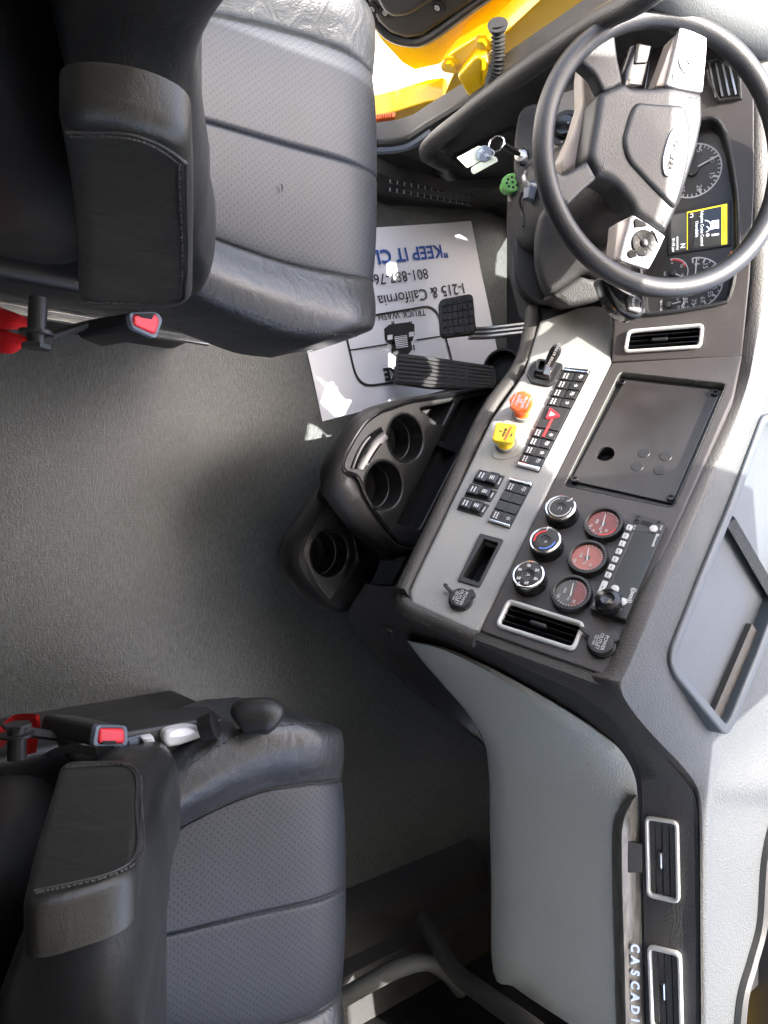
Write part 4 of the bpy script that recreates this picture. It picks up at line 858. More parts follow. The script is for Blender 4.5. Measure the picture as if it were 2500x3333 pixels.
for k in range(26): tick(c1, R1 - (.010 if k % 5 == 0 else .006), R1, 210 - k * 9.6, .0016 if k % 5 else .003)
for k in range(6): numb(c1, R1 * .74, 210 - 48 * k, str(5 * k), .0125)
ndl(c1, R1 * .98, 112, .011)
c2 = CLP.l(2262, 922); R2 = math.dist(c2, CLP.l(2352, 922)); arcm(c2, R2, -30, 185, .0022)
for k in range(17): tick(c2, R2 - (.009 if k % 2 == 0 else .005), R2, 185 - k * 13.4, .0026 if k % 2 == 0 else .0014)
for k, s_ in enumerate(('5', '15', '25', '35', '45', '55', '65', '75', '85')): numb(c2, R2 * .74, 175 - 25.5 * k, s_, .0115)
ndl(c2, R2 * .95, 176, .010)
for (px, py), nm, mx, ex2 in (((2190, 888), 'AIR', '0 50 100 150', 170), ((2178, 992), 'WATER', '100 150 200 250', 150)):
    c = CLP.l(px, py); arcm(c, .026, -10, 190, .0014); tick(c, 0, .02, 60 if nm == 'AIR' else 100, .0018)
    for k, s_ in enumerate(mx.split()): numb(c, .018, 185 - 60 * k, s_, .006); tick(c, .022, .026, 185 - 60 * k, .0018)
    text('dial_marking', clf, 'white', CLP, c[0], c[1] - .014, .0058, nm, 0, .0008); MB().lathe(CLP, [(.006, 0), (.0055, .004), (0, .005)], 16, *c).build('needle_hub', 'dash', clf)
    if nm == 'AIR': arcm(c, .0235, 110, 190, .002, 'temp_r', .0006)
sq = [(2172, 693), (2378, 652), (2380, 801), (2173, 832)]
scr = MB().plate(CLP, rnd(CLP.L(sq), .003), -.001, .0025, (), .001).build('message_display', 'black', dash)
iq = CLP.L([(2236, 690), (2367, 663), (2367, 794), (2236, 813)], .003)   # 0 bottom-left,1 top-left,2 top-right,3 bottom-right
def ic(u, v): return (bq(iq, v, u))                                     # u across, v up
MB().plate(CLP, cell(iq, 0, 0, 1, 1), .002, .0028, (), 0).build('screen_glass', 'screen', scr)
MB().plate(CLP, CLP.L([(2184, 700), (2233, 692), (2234, 812), (2184, 820)], .003), .002, .0028, (), 0).build('lower_screen', 'screen2', scr)
ly = MB()
for cc in (cell(iq, .86, 0, 1.0, 1), cell(iq, 0, 0, .86, .035), cell(iq, 0, .0, .02, 1)): ly.plate(CLP, cc, .0026, .0032, (), 0)
ly.build('caution_frame', 'lum_y', scr)
text('screen_text', scr, 'ink', CLP, *ic(.5, .93), .0085, 'Caution', 0, .0034)
text('screen_text', scr, 'lum_w', CLP, *ic(.5, .38), .0078, 'Adaptive Cruise Control', 0, .0034, sx=.82); text('screen_text', scr, 'lum_w', CLP, *ic(.5, .25), .0078, 'Unavailable', 0, .0034, sx=.82)
lw = marks('screen_text', scr, 'lum_w')
lw.plate(CLP, rnd([ic(.36, .80), ic(.58, .80), ic(.56, .70), ic(.58, .62), ic(.35, .62), ic(.36, .70)], .001), .0027, .0034, (), 0)
for u in (.38, .53): lw.plate(CLP, [ic(u, .62), ic(u + .04, .62), ic(u + .04, .57), ic(u, .57)], .0027, .0034, (), 0)
strip(CLP, [ic(.47 + .16 * math.cos(RAD(t_)), .42 + .18 * math.sin(RAD(t_))) for t_ in range(20, 171, 15)], .0016, .0027, .0034, lw)
strip(CLP, [ic(.47, .50), ic(.58, .58)], .0018, .0027, .0034, lw)
strip(CLP, [ic(.72, .62), ic(.72, .80)], .0034, .0027, .0034, lw); lw.plate(CLP, circ(*ic(.70, .52), .0028, 14), .0027, .0034, (), 0)
strip(CLP, [ic(.08, .09), ic(.08, .15), ic(.16, .15), ic(.16, .08)], .0012, .0027, .0034, lw)
text('screen_text', scr, 'lum_w', CLP, *CLP.l(2222, 800, .003), .012, 'N', 0, .0034); text('screen_text', scr, 'lum_w', CLP, *CLP.l(2206, 792, .003), .0066, 'economy', 0, .0034); text('screen_text', scr, 'lum_w', CLP, *CLP.l(2192, 798, .003), .0066, '01:45 pm', 0, .0034)
text('warning_lamp', clf, 'lum_o', CLP, *CLP.l(2376, 826), .011, '*!', 0, .001)
vent('air_vent', DPL, [vq[0], vq[1], vq[2], vq[3]], dash, 3, 'black', .45)
# left corner vent
lo = DPL.L(lvq, .004); lv_ = MB().plate(DPL, inset(lo, -.006), -.004, .006, [lo], .003).build('corner_vent', 'dash', dash)
MB().plate(DPL, lo, -.001, .002, (), 0).build('vent_duct', 'dark', lv_)
for k in range(4):
    x = 2312 + k * 22; m_ = MB(); strip(DPL, DPL.L([(x - 4, 205 + k * 2), (x + 18, 318 - k * 3)], .004), .003, .001, .006, m_); m_.build('slat', 'steel', lv_)
# light switch
a, b = DPL.l(1842, 418, .003); lb = MB().plate(DPL, rnd(DPL.L([(1735, 480), (1745, 360), (1800, 315), (1905, 280), (1930, 440), (1890, 520), (1800, 580), (1740, 560)]), .02), 0, .003, (), .002).build('light_panel', 'taupe', dash)
ls = MB().lathe(DPL, [(.034, .003), (.033, .007), (.0245, .008), (.022, .006), (.0215, .006)], 36, a, b).build('light_switch', 'black', dash)
MB().lathe(DPL, [(.021, .005), (.020, .016), (.0175, .020), (0, .0215)], 32, a, b).build('switch_dial', 'blackg', ls)
for dx, dy, s_ in ((-.004, .027, 'ID'), (.026, .010, 'o'), (.027, -.006, 'x'), (.0, .006, '*')): text('switch_marking', ls, 'white', DPL, a + dx, b + dy, .008, s_, 0, .009 if abs(dy) > .007 or abs(dx) > .01 else .0218)
# brow, dash top
prs = [((2430, 60), (2540, 40)), ((2454, 250), (2520, 250)), ((2454, 600), (2510, 600)), ((2446, 900), (2490, 900)), ((2416, 1152), (2452, 1135)), ((2383, 1290), (2416, 1290)), ((2258, 1571), (2318, 1560)), ((2188, 1728), (2246, 1736)), ((2088, 1945), (2142, 1945)), ((1998, 2168), (2050, 2152)), ((1974, 2222), (2018, 2240)), ((2017, 2304), (2058, 2318)), ((2100, 2400), (2128, 2400)), ((2180, 2485), (2212, 2486)), ((2235, 2560), (2262, 2558)), ((2252, 2640), (2276, 2640)), ((2258, 2800), (2279, 2800)), ((2260, 3000), (2280, 3000)), ((2261, 3130), (2281, 3130)), ((2262, 3260), (2282, 3260)), ((2263, 3420), (2283, 3420))]
Lc = spl([atz(*p[0], .834) for p in prs], 8); Rc = spl([atz(*p[1], .850) for p in prs], 8)
rows = []
for a, b in zip(Lc, Rc):
    n_ = V((0, 0, 1)); d = (a - b); d.z = 0; d = d.normalized()
    rows.append([a - V((0, 0, .03)) - d * .004, a + d * .001, a.lerp(b, .12) + d * .001 + V((0, 0, .005)), a.lerp(b, .4) + V((0, 0, .010)), a.lerp(b, .75) + V((0, 0, .007)), b])
MB().grid(rows).build('dash_brow', 'brow', dash, 60)
far = {14: None}
Q = []
for i, p in enumerate(prs):
    P = atz(*p[1], .850)
    if i < 14: Q.append(V((P.x * 1.0 - .02, 1.75, .93)))
    else: Q.append([atz(2590, 2520, .90), atz(2530, 2640, .885), atz(2492, 2790, .88), atz(2476, 3000, .875), atz(2444, 3130, .872), atz(2412, 3250, .870), atz(2398, 3420, .868)][i - 14])
Qc = spl(Q, 8); rows = []
ts = [0, .008, .02, .035] + [.05 + .95 * i / 76 for i in range(77)]
for a, b in zip(Rc, Qc): rows.append([a.lerp(b, t_) + V((0, 0, .004 * math.sin(math.pi * min(1, t_ * 6)) if t_ < .17 else 0)) for t_ in ts])
TP = Pl(atz(2340, 1900, .869), lat, V((.6157, .788, .115)))
to = [(2476, 1352), (2370, 1640), (2270, 1880), (2178, 2110), (2172, 2150), (2188, 2196), (2345, 2386), (2364, 2392), (2384, 2360), (2476, 2135), (2570, 1880), (2660, 1500), (2560, 1330)]
tl = rnd(TP.L(to), .012); ti = inset(TP.L(to), .017); tm = inset(TP.L(to), .008)
def inside(p, poly):
    r = False; n = len(poly)
    for i in range(n):
        a, b = poly[i], poly[(i + 1) % n]
        if (a[1] > p[1]) != (b[1] > p[1]) and p[0] < (b[0] - a[0]) * (p[1] - a[1]) / (b[1] - a[1]) + a[0]: r = not r
    return r
mb = MB().grid(rows); kf = []
for f_ in mb.f:
    P = sum((mb.v[i] for i in f_), V((0, 0, 0))) / 4 - TP.o
    if not inside((P @ TP.ex, P @ TP.ey), tm): kf.append(f_)
mb.f = kf; mb.m = [0] * len(kf); mb.build('dash_top', 'top', dash, 60)
MB().tube(Qc[14 * 8:], .012, 8).build('windscreen_seal', 'seal', dash)
MB().plate(TP, tl, -.03, .0045, [rnd(ti, .01)], .004, bn=3, back=True).build('tray_frame', 'mirror', dash)
MB().plate(TP, ti, -.03, -.020, (), 0).build('tray_floor', 'mirror', dash)
k = MB(); k.tube([TP.at(2372, 1690, -.008), TP.at(2520, 1945, -.008)], .012, 4); k.build('tray_divider', 'top', dash)
k = MB(); strip(TP, TP.L([(2480, 2050), (2352, 2355)]), .030, -.022, -.010, k); k.build('tray_liner', 'brow', dash)
# handle emblem on the lower corner
# ================================================================== cup holder console
con = thing('cup_holder_console', 'black floor console with three round cup holders beside the accelerator pedal', 'console', atz(1200, 1650, 0))
KZ = .372; KP = Pl((0, 0, KZ), (1, 0, 0), (0, 1, 0))
rim = [(1560, 1266), (1475, 1286), (1335, 1306), (1232, 1342), (1186, 1374), (1154, 1420), (1120, 1482), (1110, 1518), (1120, 1536), (1158, 1548), (1168, 1565), (1182, 1604), (1219, 1670), (1262, 1728), (1296, 1767), (1356, 1776), (1400, 1690), (1500, 1480), (1600, 1330), (1650, 1270)]
rl_ = rnd(KP.L(rim), .012, 3)
pk1 = KP.L([(1367, 1330), (1478, 1306), (1440, 1384), (1412, 1366)])
cups = [KP.l(1320, 1426), KP.l(1250, 1580)]
tray = KP.L([(1500, 1300), (1590, 1285), (1570, 1340), (1470, 1520), (1365, 1725), (1290, 1706)])
CR = .0455
ctop = MB().plate(KP, rl_, -.02, 0, [rnd(pk1, .006), circ(*cups[0], CR, 40), circ(*cups[1], CR, 40), rnd(tray, .008)], .004, bn=3).build('console_top', 'console', con)
def cup(pl, c, name, parent):
    k = MB().lathe(pl, [(CR + .003, -.001), (CR + .001, .0015), (CR - .001, .0), (CR - .003, -.035), (CR - .0045, -.036), (CR - .006, -.075), (CR - .014, -.085), (0, -.086)], 40, *c)
    return k.build(name, 'console', parent)
for c in cups: cup(KP, c, 'cup_holder', con)
for q_, dz in ((rnd(pk1, .006), .05), (rnd(tray, .008), .035)):
    k = MB().grid([[KP.w(x, y, -.002) for x, y in q_], [KP.w(x * .98 + q_[0][0] * .02, y * .98 + q_[0][1] * .02, -dz) for x, y in q_]], cv=True); k.plate(KP, q_, -dz - .002, -dz, (), 0); k.build('coin_tray' if dz > .04 else 'long_tray', 'black', con)
k = MB(); strip(KP, KP.L([(1545, 1300), (1330, 1715)]), .007, -.035, -.022, k); k.build('tray_rib', 'black', con)
k = MB(); strip(KP, KP.L([(1437, 1440), (1500, 1466)]), .012, -.035, -.008, k); k.build('tray_divider', 'black', con)
MB().tube([KP.w(x, y, .002) for x, y in rl_], .0045, 8, closed=True).build('console_lip', 'blackg', con)
sd_a = [(1140, 1524), (1152, 1490), (1172, 1450), (1200, 1416), (1236, 1390)]; sd_b = [(1188, 1530), (1205, 1500), (1222, 1474), (1240, 1448), (1262, 1428)]
rows = []
for p, q in zip(spl(KP.L(sd_a), 5), spl(KP.L(sd_b), 5)): rows.append([KP.w(p[0] + (q[0] - p[0]) * t_, p[1] + (q[1] - p[1]) * t_, h) for t_, h in ((0, .001), (.06, .0045), (.2, .003), (.5, .0012), (.8, .003), (.94, .0045), (1, .001))])
MB().grid(rows).build('mug_handle_saddle', 'blackg', con, 80)
# body: loft from the rim outwards and down
def grow(p, d): return inset(p, -d)
g1 = rnd(KP.L([(1575, 1258), (1475, 1272), (1335, 1290), (1225, 1322), (1172, 1358), (1138, 1410), (1095, 1480), (1072, 1530), (1078, 1600), (1130, 1680), (1200, 1760), (1290, 1830), (1380, 1800), (1420, 1700), (1520, 1490), (1620, 1340), (1660, 1262)]), .01, 3)
N_ = 90
def resamp(p, n):
    P = [V((*q_, 0)) for q_ in p] + [V((*p[0], 0))]; L_ = [0]
    for a, b in zip(P, P[1:]): L_.append(L_[-1] + (b - a).length)
    o = []; j = 0
    for i in range(n):
        t_ = L_[-1] * i / n
        while L_[j + 1] < t_: j += 1
        f_ = (t_ - L_[j]) / max(1e-9, L_[j + 1] - L_[j]); o.append(P[j].lerp(P[j + 1], f_))
    return o
ra_, rb_ = resamp(rl_, N_), resamp(g1, N_)
rb_ = rb_
rings = [[KP.w(p.x, p.y, -.004) for p in ra_], [KP.w(p.x, p.y, .006) for p in [a.lerp(b, .25) for a, b in zip(ra_, rb_)]], [KP.w(p.x, p.y, -.002) for p in [a.lerp(b, .75) for a, b in zip(ra_, rb_)]], [KP.w(p.x, p.y, -.03) for p in rb_]]
cx = sum(p.x for p in rb_) / N_; cy = sum(p.y for p in rb_) / N_
for z, s_ in ((.28, .97), (.2, .9), (.0, .8)): rings.append([V((cx + (p.x - cx) * s_, min(cy + (p.y - cy) * s_ + (KZ - .03 - z) * .62, 1.5), z)) for p in rb_])
MB().grid(rings, cv=True).build('console_body', 'console', con, 50)
# lower shelf with the third cup holder
K2 = Pl((0, 0, .255), (1, 0, 0), (0, 1, 0))
sh = K2.L([(1059, 1640), (1110, 1690), (1150, 1752), (1160, 1819), (1130, 1868), (1076, 1958), (1030, 1895), (992, 1822), (988, 1780), (1004, 1742)])
c3 = K2.l(1072, 1802); shr = rnd(sh, .012, 3)
MB().plate(K2, shr, -.01, 0, [circ(*c3, CR, 40)], .002).build('shelf_plate', 'dash', con)
cup(K2, c3, 'cup_holder', con)
K3 = Pl((0, 0, .235), (1, 0, 0), (0, 1, 0))
o1 = rnd(K3.L([(1066, 1566), (1180, 1640), (1250, 1760), (1215, 1880), (1118, 2010), (1010, 1955), (941, 1872), (926, 1832), (945, 1757), (999, 1683)]), .025, 4)
A_ = resamp(shr, N_)
def polar(p, ctr, n):
    o = []
    for k in range(n):
        d = V((math.cos(2 * math.pi * k / n), math.sin(2 * math.pi * k / n), 0)); best = 0
        for i in range(len(p)):
            a, b = V((*p[i], 0)) - ctr, V((*p[(i + 1) % len(p)], 0)) - ctr; e = b - a; den = d.x * e.y - d.y * e.x
            if abs(den) < 1e-12: continue
            t_ = (a.x * e.y - a.y * e.x) / den; u_ = (a.x * d.y - a.y * d.x) / den
            if t_ > 0 and -1e-6 <= u_ <= 1 + 1e-6: best = max(best, t_)
        o.append(ctr + d * best)
    return o
ctr = V((*c3, 0)); A_ = polar(shr, ctr, N_); o1w = [K3.w(x, y) for x, y in o1]; B_ = polar([(p.x, p.y) for p in o1w], ctr, N_)
rings = [[K2.w(p.x, p.y, -.006) for p in A_], [K2.w(p.x, p.y, .004) for p in [a.lerp(b, .10) for a, b in zip(A_, B_)]], [K2.w(p.x, p.y, .006) for p in [a.lerp(b, .55) for a, b in zip(A_, B_)]], [K2.w(p.x, p.y, -.004) for p in [a.lerp(b, .88) for a, b in zip(A_, B_)]], [V((p.x, p.y, .225)) for p in B_], [V((p.x, p.y + .004, .205)) for p in B_]]
for z in (.1, .0): rings.append([V((ctr.x + (p.x - ctr.x) * .9, ctr.y + (p.y - ctr.y) * .9 + (.2 - z) * .62, z)) for p in B_])
MB().grid(rings, cv=True).build('lower_body', 'console', con, 50)

U_ = [(1096, 1490), (1074, 1540), (1085, 1605), (1135, 1682), (1200, 1757), (1290, 1827)]
W_ = [(1085, 1500, .31), (1030, 1610, .265), (1060, 1646, .262), (1112, 1692, .262), (1153, 1752, .262), (1168, 1822, .262)]
rows = []
for a, b in zip(spl([atz(x, y, .345) for x, y in U_], 6), spl([atz(*p) for p in W_], 6)): rows.append([a + V((0, .0, .004)), a.lerp(b, .25), a.lerp(b, .7) - V((0, 0, .006)), b, b + V((0, .03, -.03))])
MB().grid(rows).build('console_side', 'console', con, 60)
# lower side of the dash running from the console to the glove box
ta = [(1306, 1915), (1318, 1965), (1330, 2040), (1350, 2120), (1400, 2185), (1470, 2262), (1530, 2340), (1576, 2415)]
tb = [(1190, 1900), (1130, 2010), (1180, 2090), (1240, 2150), (1310, 2220), (1385, 2288), (1475, 2350), (1572, 2430)]
rows = []
for a, b in zip(spl(ta, 5), spl(tb, 5)):
    r_ = [atS(a[0] + (b[0] - a[0]) * t_, a[1] + (b[1] - a[1]) * t_, of) for t_, of in ((-.1, -.004), (0, -.002), (.3, .0), (.6, .006), (.85, .006), (1, -.002))]
    r_.append(r_[-1] + V((.02, .22, -.06))); rows.append(r_)
lsd = MB().grid(rows).build('lower_side_panel', 'console', dash, 60)
P = atS(1258, 2052, .004); n_ = Sn(P); ex = V((.7, .7, 0)); ex = (ex - n_ * (ex @ n_)).normalized(); dp = Pl(P, ex, n_.cross(ex)); dp = dp if dp.n.y < 0 else Pl(P, ex, -n_.cross(ex))
MB().plate(dp, rnd([(-.020, 0), (0, -.016), (.020, 0), (0, .016)], .004), -.004, .003, [rnd([(-.014, 0), (0, -.011), (.014, 0), (0, .011)], .003)], .002).build('pull_emblem', 'black', dash)
# passenger side vents
for q in ([(2099, 2653), (2106, 2916), (2215, 2941), (2210, 2670)], [(2107, 3073), (2118, 3345), (2226, 3370), (2218, 3099)]):
    ce = (sum(p[0] for p in q) / 4, sum(p[1] for p in q) / 4); P = atS(*ce, .006); n_ = Sn(P); ex = V((1, planx(P.x + .01) * 100 - planx(P.x) * 100, 0)).normalized()
    vp = Pl(P, ex, n_.cross(ex)); 
    if vp.n.y > 0: vp = Pl(P, ex, -vp.ey)
    vo_ = vent('air_vent', vp, [q[0], q[1], q[2], q[3]], dash, 3, 'chrome', .52, tabside=.42)
# ================================================================== steering wheel
a_, b_ = RAD(28.34), RAD(8.02); WN = V((math.sin(a_) * math.sin(b_), -math.sin(a_) * math.cos(b_), math.cos(a_)))
WC = V((-.5802, 1.1199, -.6241 + ZC)); WP = Pl(WC, V((1, 0, 0)) - WN * WN.x, WN.cross(V((1, 0, 0)) - WN * WN.x))
sw = thing('steering_wheel', 'four-spoke black leather steering wheel with silver button pads in front of the gauges', 'steering wheel', WC)
N = 96; RR, rr = .2125, .0165
MB().grid([[WP.w((RR + rr * math.cos(p)) * math.cos(t_), (RR + rr * math.cos(p)) * math.sin(t_), rr * 1.0 * math.sin(p)) for p in [2 * math.pi * k / 16 for k in range(16)]] for t_ in [2 * math.pi * k / N for k in range(N)]], cu=True, cv=True).build('rim', 'wheel', sw, 180)
pad = [(1946, 300), (1990, 282), (2028, 265), (2052, 283), (2134, 284), (2172, 276), (2200, 280), (2286, 300), (2289, 390), (2270, 482), (2232, 603), (2200, 690), (2164, 765), (2110, 730), (2062, 697), (2050, 662), (2000, 600), (1962, 578), (1941, 574), (1912, 511), (1920, 460), (1935, 376)]
pl_ = rnd(WP.L(pad), .010)
hub = MB().plate(WP, pl_, -.045, .004, (), .012, bn=4).build('hub_cover', 'wheel', sw, 50)
ins = [(2066, 338), (2140, 345), (2221, 347), (2240, 420), (2236, 520), (2215, 610), (2190, 690), (2110, 610), (2034, 527), (2018, 463), (2034, 405), (2047, 362)]
MB().plate(WP, rnd(WP.L(ins), .012), .002, .009, (), .007, bn=4).build('horn_pad', 'wheel', sw, 50)
em = WP.L([(2196, 405), (2222, 412), (2224, 440), (2205, 520), (2185, 572), (2168, 580), (2156, 560), (2162, 520), (2178, 450)], .01)
e0, e1 = WP.l(2212, 412, .01), WP.l(2170, 572, .01); ec = ((e0[0] + e1[0]) / 2, (e0[1] + e1[1]) / 2); er_ = math.atan2(e1[1] - e0[1], e1[0] - e0[0]); EP = WP.sub(*ec, 0, er_)
el = math.dist(e0, e1) / 2; ov = lambda k, d: [(el * k * math.copysign(abs(math.cos(t_)) ** .75, math.cos(t_)), .0155 * d * math.copysign(abs(math.sin(t_)) ** .75, math.sin(t_)) * (1 - .25 * math.cos(t_) ** 2)) for t_ in [2 * math.pi * j / 36 for j in range(36)]]
eb = MB().plate(EP, ov(1.04, 1.0), .006, .0125, (), .002).build('emblem', 'chrome', sw)
MB().plate(EP, ov(.93, .72), .0124, .0130, (), 0).build('emblem_field', 'silver', eb)
text('emblem_lettering', eb, 'ink', EP, 0, 0, .0150, 'FREIGHTLINER', 0, .0138, sx=.66, bold=.0004)
# spokes
def spoke(pts, m_, h0, h1, name='spoke', bev=.006, r=.006): return MB().plate(WP, rnd(WP.L(pts, h1), r), h0, h1, (), bev, bn=3).build(name, m_, sw, 50)
spoke([(1988, 50), (2002, 90), (2012, 180), (2030, 268), (1990, 290), (1962, 296), (1935, 240), (1895, 205), (1872, 180), (1905, 120), (1940, 85)], 'wheel', -.022, .003)
spoke([(1912, 520), (1946, 580), (1895, 625), (1848, 672), (1822, 650), (1790, 600), (1800, 545), (1835, 568), (1870, 550)], 'wheel', -.022, .003)
s1 = spoke([(2212, 88), (2240, 92), (2302, 112), (2300, 170), (2288, 300), (2215, 288), (2170, 276), (2190, 200), (2205, 130)], 'silver', -.002, .006, 'button_spoke', .002, .004)
MB().plate(WP, rnd(WP.L([(2192, 120), (2222, 92), (2180, 282), (2132, 282)], -.004), .003), -.03, -.002, (), .003).build('spoke_side', 'taupe', s1)
s2 = spoke([(2060, 698), (2110, 728), (2166, 768), (2142, 820), (2112, 876), (2060, 862), (2018, 846), (2038, 770)], 'silver', -.002, .006, 'button_spoke', .002, .004)
MB().plate(WP, rnd(WP.L([(2062, 700), (2008, 726), (1996, 846), (2022, 850)], -.004), .003), -.03, -.002, (), .003).build('spoke_side', 'taupe', s2)
def pads(par, c, r, extra, dark):
    a, b = WP.l(*c, .006); k = MB().lathe(WP, [(r, .005), (r, .008), (r - .0012, .0092), (.0075, .0085), (.0072, .008)], 36, a, b).build('control_ring', dark, par)
    MB().lathe(WP, [(.0068, .006), (.0064, .0105), (.005, .0112), (0, .0112)], 20, a, b).build('control_button', dark, par)
    for t_ in (20, 110, 200, 290): strip(WP, [(a + q_ * math.cos(RAD(t_ + 30)), b + q_ * math.sin(RAD(t_ + 30))) for q_ in (.0075, r - .001)], .0009, .0085, .0096, marks('control_gap', par, 'ink'))
    for i, t_ in enumerate((5, 95, 185, 275)): text('control_icon', par, 'white', WP, a + r * .66 * math.cos(RAD(t_)), b + r * .66 * math.sin(RAD(t_)), .0055, ('+', 'x', '-', 'o')[i], 0, .0096)
    text('control_icon', par, 'white', WP, a, b, .0045, 'OK', 0, .0114)
    for pts in extra: MB().plate(WP, rnd(WP.L(pts, .006), .002), .005, .0085, (), .001).build('control_button', dark, par)
pads(s2, (2094, 792), .0215, [[(2062, 718), (2068, 710), (2100, 726), (2104, 738), (2064, 742)], [(2118, 748), (2150, 772), (2142, 796), (2130, 770)], [(2042, 820), (2050, 812), (2072, 818), (2072, 836), (2052, 842), (2042, 834)]], 'blackg')
pads(s1, (2246, 202), .0215, [[(2228, 130), (2240, 126), (2246, 142), (2240, 154), (2228, 152)], [(2188, 235), (2196, 232), (2199, 262), (2188, 262)]], 'silver')
# ================================================================== steering column
colm = thing('steering_column', 'dark steering column shroud with two control stalks below the steering wheel', 'steering column', WP.w(0, -.03, -.3))
rings = []
for h, sx, sy, dy in ((-.030, .060, .055, 0), (-.05, .078, .072, -.004), (-.10, .088, .085, -.01), (-.17, .092, .10, -.02), (-.24, .095, .11, -.03), (-.34, .095, .11, -.03)):
    rings.append([WP.w(sx * math.copysign(abs(math.cos(t_)) ** .6, math.cos(t_)), dy + sy * math.copysign(abs(math.sin(t_)) ** .6, math.sin(t_)), h) for t_ in [2 * math.pi * k / 36 for k in range(36)]])
MB().grid(rings, cv=True).cap(rings[0]).build('column_shroud', 'dash', colm, 40)
o = att(1810, 830, 1.36); SPL = Pl(o, (1, .25, .1), (.05, .62, .78))
sh1 = [(1795, 640), (1752, 700), (1738, 770), (1738, 845), (1758, 912), (1788, 962), (1845, 925), (1895, 888), (1960, 900), (1960, 820), (1870, 740), (1845, 660)]
MB().plate(SPL, rnd(SPL.L(sh1), .012), -.10, 0, (), .012, bn=4).build('lower_shroud', 'dash', colm, 50)
a, b = SPL.l(1788, 792); MB().lathe(SPL, [(.0085, .0006), (.008, -.002), (0, -.003)], 20, a, b).build('screw_recess', 'dark', colm)
s3 = [(1792, 962), (1892, 890), (1985, 930), (1992, 955), (1935, 985), (1850, 1000)]
SP3 = Pl(att(1880, 940, 1.37), (1, .3, 0), (.1, .75, .6)); MB().plate(SP3, rnd(SP3.L(s3), .01), -.08, 0, (), .01, bn=3).build('shroud_skirt', 'gray', colm, 50).data.materials.__setitem__(0, M['dash'])
WB = WP.shift(-.045)
MB().plate(WB, rnd(WB.L([(1903, 185), (1935, 200), (1950, 290), (1938, 380), (1905, 470), (1880, 540), (1832, 566), (1826, 520), (1868, 430), (1898, 330), (1895, 240)]), .006), -.03, 0, (), .006, bn=3).build('column_cover', 'taupe', colm)
def stalk(pts, mkp, icons):
    k = MB().plate(WP.shift(-.035), rnd(WP.shift(-.035).L(pts), .010), -.034, 0, (), .011, bn=4).build('control_stalk', 'blackg', colm, 50)
    P = WP.shift(-.035); MB().plate(P, rnd(P.L(mkp), .004), -.002, .004, (), .003).build('stalk_switch', 'black', k)
    for x, y, s_ in icons: a, b = P.l(x, y, .004); text('stalk_marking', k, 'white', P, a, b, .0095, s_, 0, .0045)
stalk([(2020, 290), (2030, 225), (2056, 140), (2075, 132), (2120, 140), (2132, 162), (2122, 230), (2108, 300)], [(2062, 210), (2072, 140), (2120, 148), (2104, 208)], [(2095, 172, '#*'), (2090, 186, '•')])
stalk([(1960, 900), (1990, 900), (2100, 970), (2104, 1020), (2090, 1034), (2066, 1040), (2016, 1016), (1986, 972)], [(2034, 972), (2050, 960), (2082, 974), (2078, 1024), (2040, 1012)], [(2062, 968, 'M'), (2062, 985, 'oo'), (2064, 1003, 'A')])
# ================================================================== ignition area, keys, connector, release lever, knee panel
# ignition plate belongs to the dashboard
IP = DPL.shift(.004)
MB().plate(IP, rnd(IP.L([(1690, 372), (1712, 345), (1762, 335), (1748, 470), (1740, 600), (1690, 615), (1672, 560), (1676, 450)]), .012), -.03, .006, (), .006, bn=3).build('ignition_panel', 'dash', dash)
a, b = IP.l(1699, 512, .006); lk = MB().plate(IP, rnd(IP.L([(1690, 486), (1712, 478), (1722, 500), (1712, 535), (1694, 540), (1682, 520)], .01), .008), .004, .012, (), .003).build('ignition_lock', 'blackg', dash)
MB().lathe(IP, [(.0125, .011), (.012, .015), (.0095, .016), (0, .016)], 24, a, b).build('lock_barrel', 'steel', lk)
tk = 1.40; K0 = IP.w(a, b, .016); tk = (K0 - C0).dot(V((0, CP_, -SP)))
keys = thing('ignition_key', 'ignition key hanging in its lock with a steel ring and two pale tags', 'key', K0)
k = MB(); k.tube([K0, att(1690, 503, tk - .006)], .003, 8); k.build('key_blade', 'steel', keys)
k = MB(); k.tube([att(1690, 503, tk - .006), att(1672, 492, tk - .012), att(1636, 471, tk - .022), att(1630, 467, tk - .023)], [.005, .0095, .0085, .004], 10, sx=.5); k.build('key_head', 'black', keys)
rc0 = att(1617, 468, tk - .024); vn = (C0 - rc0).normalized(); KPn = Pl(rc0, V((1, 0, .2)), vn.cross(V((1, 0, .2))))
MB().tube([KPn.w(.0150 * math.cos(t_), .0150 * math.sin(t_), .004 * math.sin(t_)) for t_ in [2 * math.pi * k / 32 for k in range(32)]], .0016, 8, closed=True).build('key_ring', 'chrome', keys)
TG = Pl(att(1560, 515, tk - .02), V((1, .1, .1)), V((.1, .6, .75)))
MB().plate(TG, rnd(TG.L([(1486, 513), (1512, 500), (1558, 475), (1592, 485), (1600, 508), (1520, 547)]), .002), -.001, .0006, (), .0005, back=True).build('key_tag', 'tag', keys)
T2 = TG.shift(.002); MB().plate(T2, rnd(T2.L([(1534, 546), (1600, 505), (1616, 512), (1621, 525), (1542, 568), (1533, 560)]), .002), -.001, .0006, (), .0005, back=True).build('key_tag', 'tag', keys)
T3 = TG.shift(.004); a, b = T3.l(1576, 500); dsk = MB().plate(T3, circ(a, b, .0155, 28), -.0008, .0006, (), .0004, back=True).build('key_disc', 'slate', keys)
text('disc_lettering', dsk, 'silver', T3, a, b, .0085, 'JC 18', .6, .001)
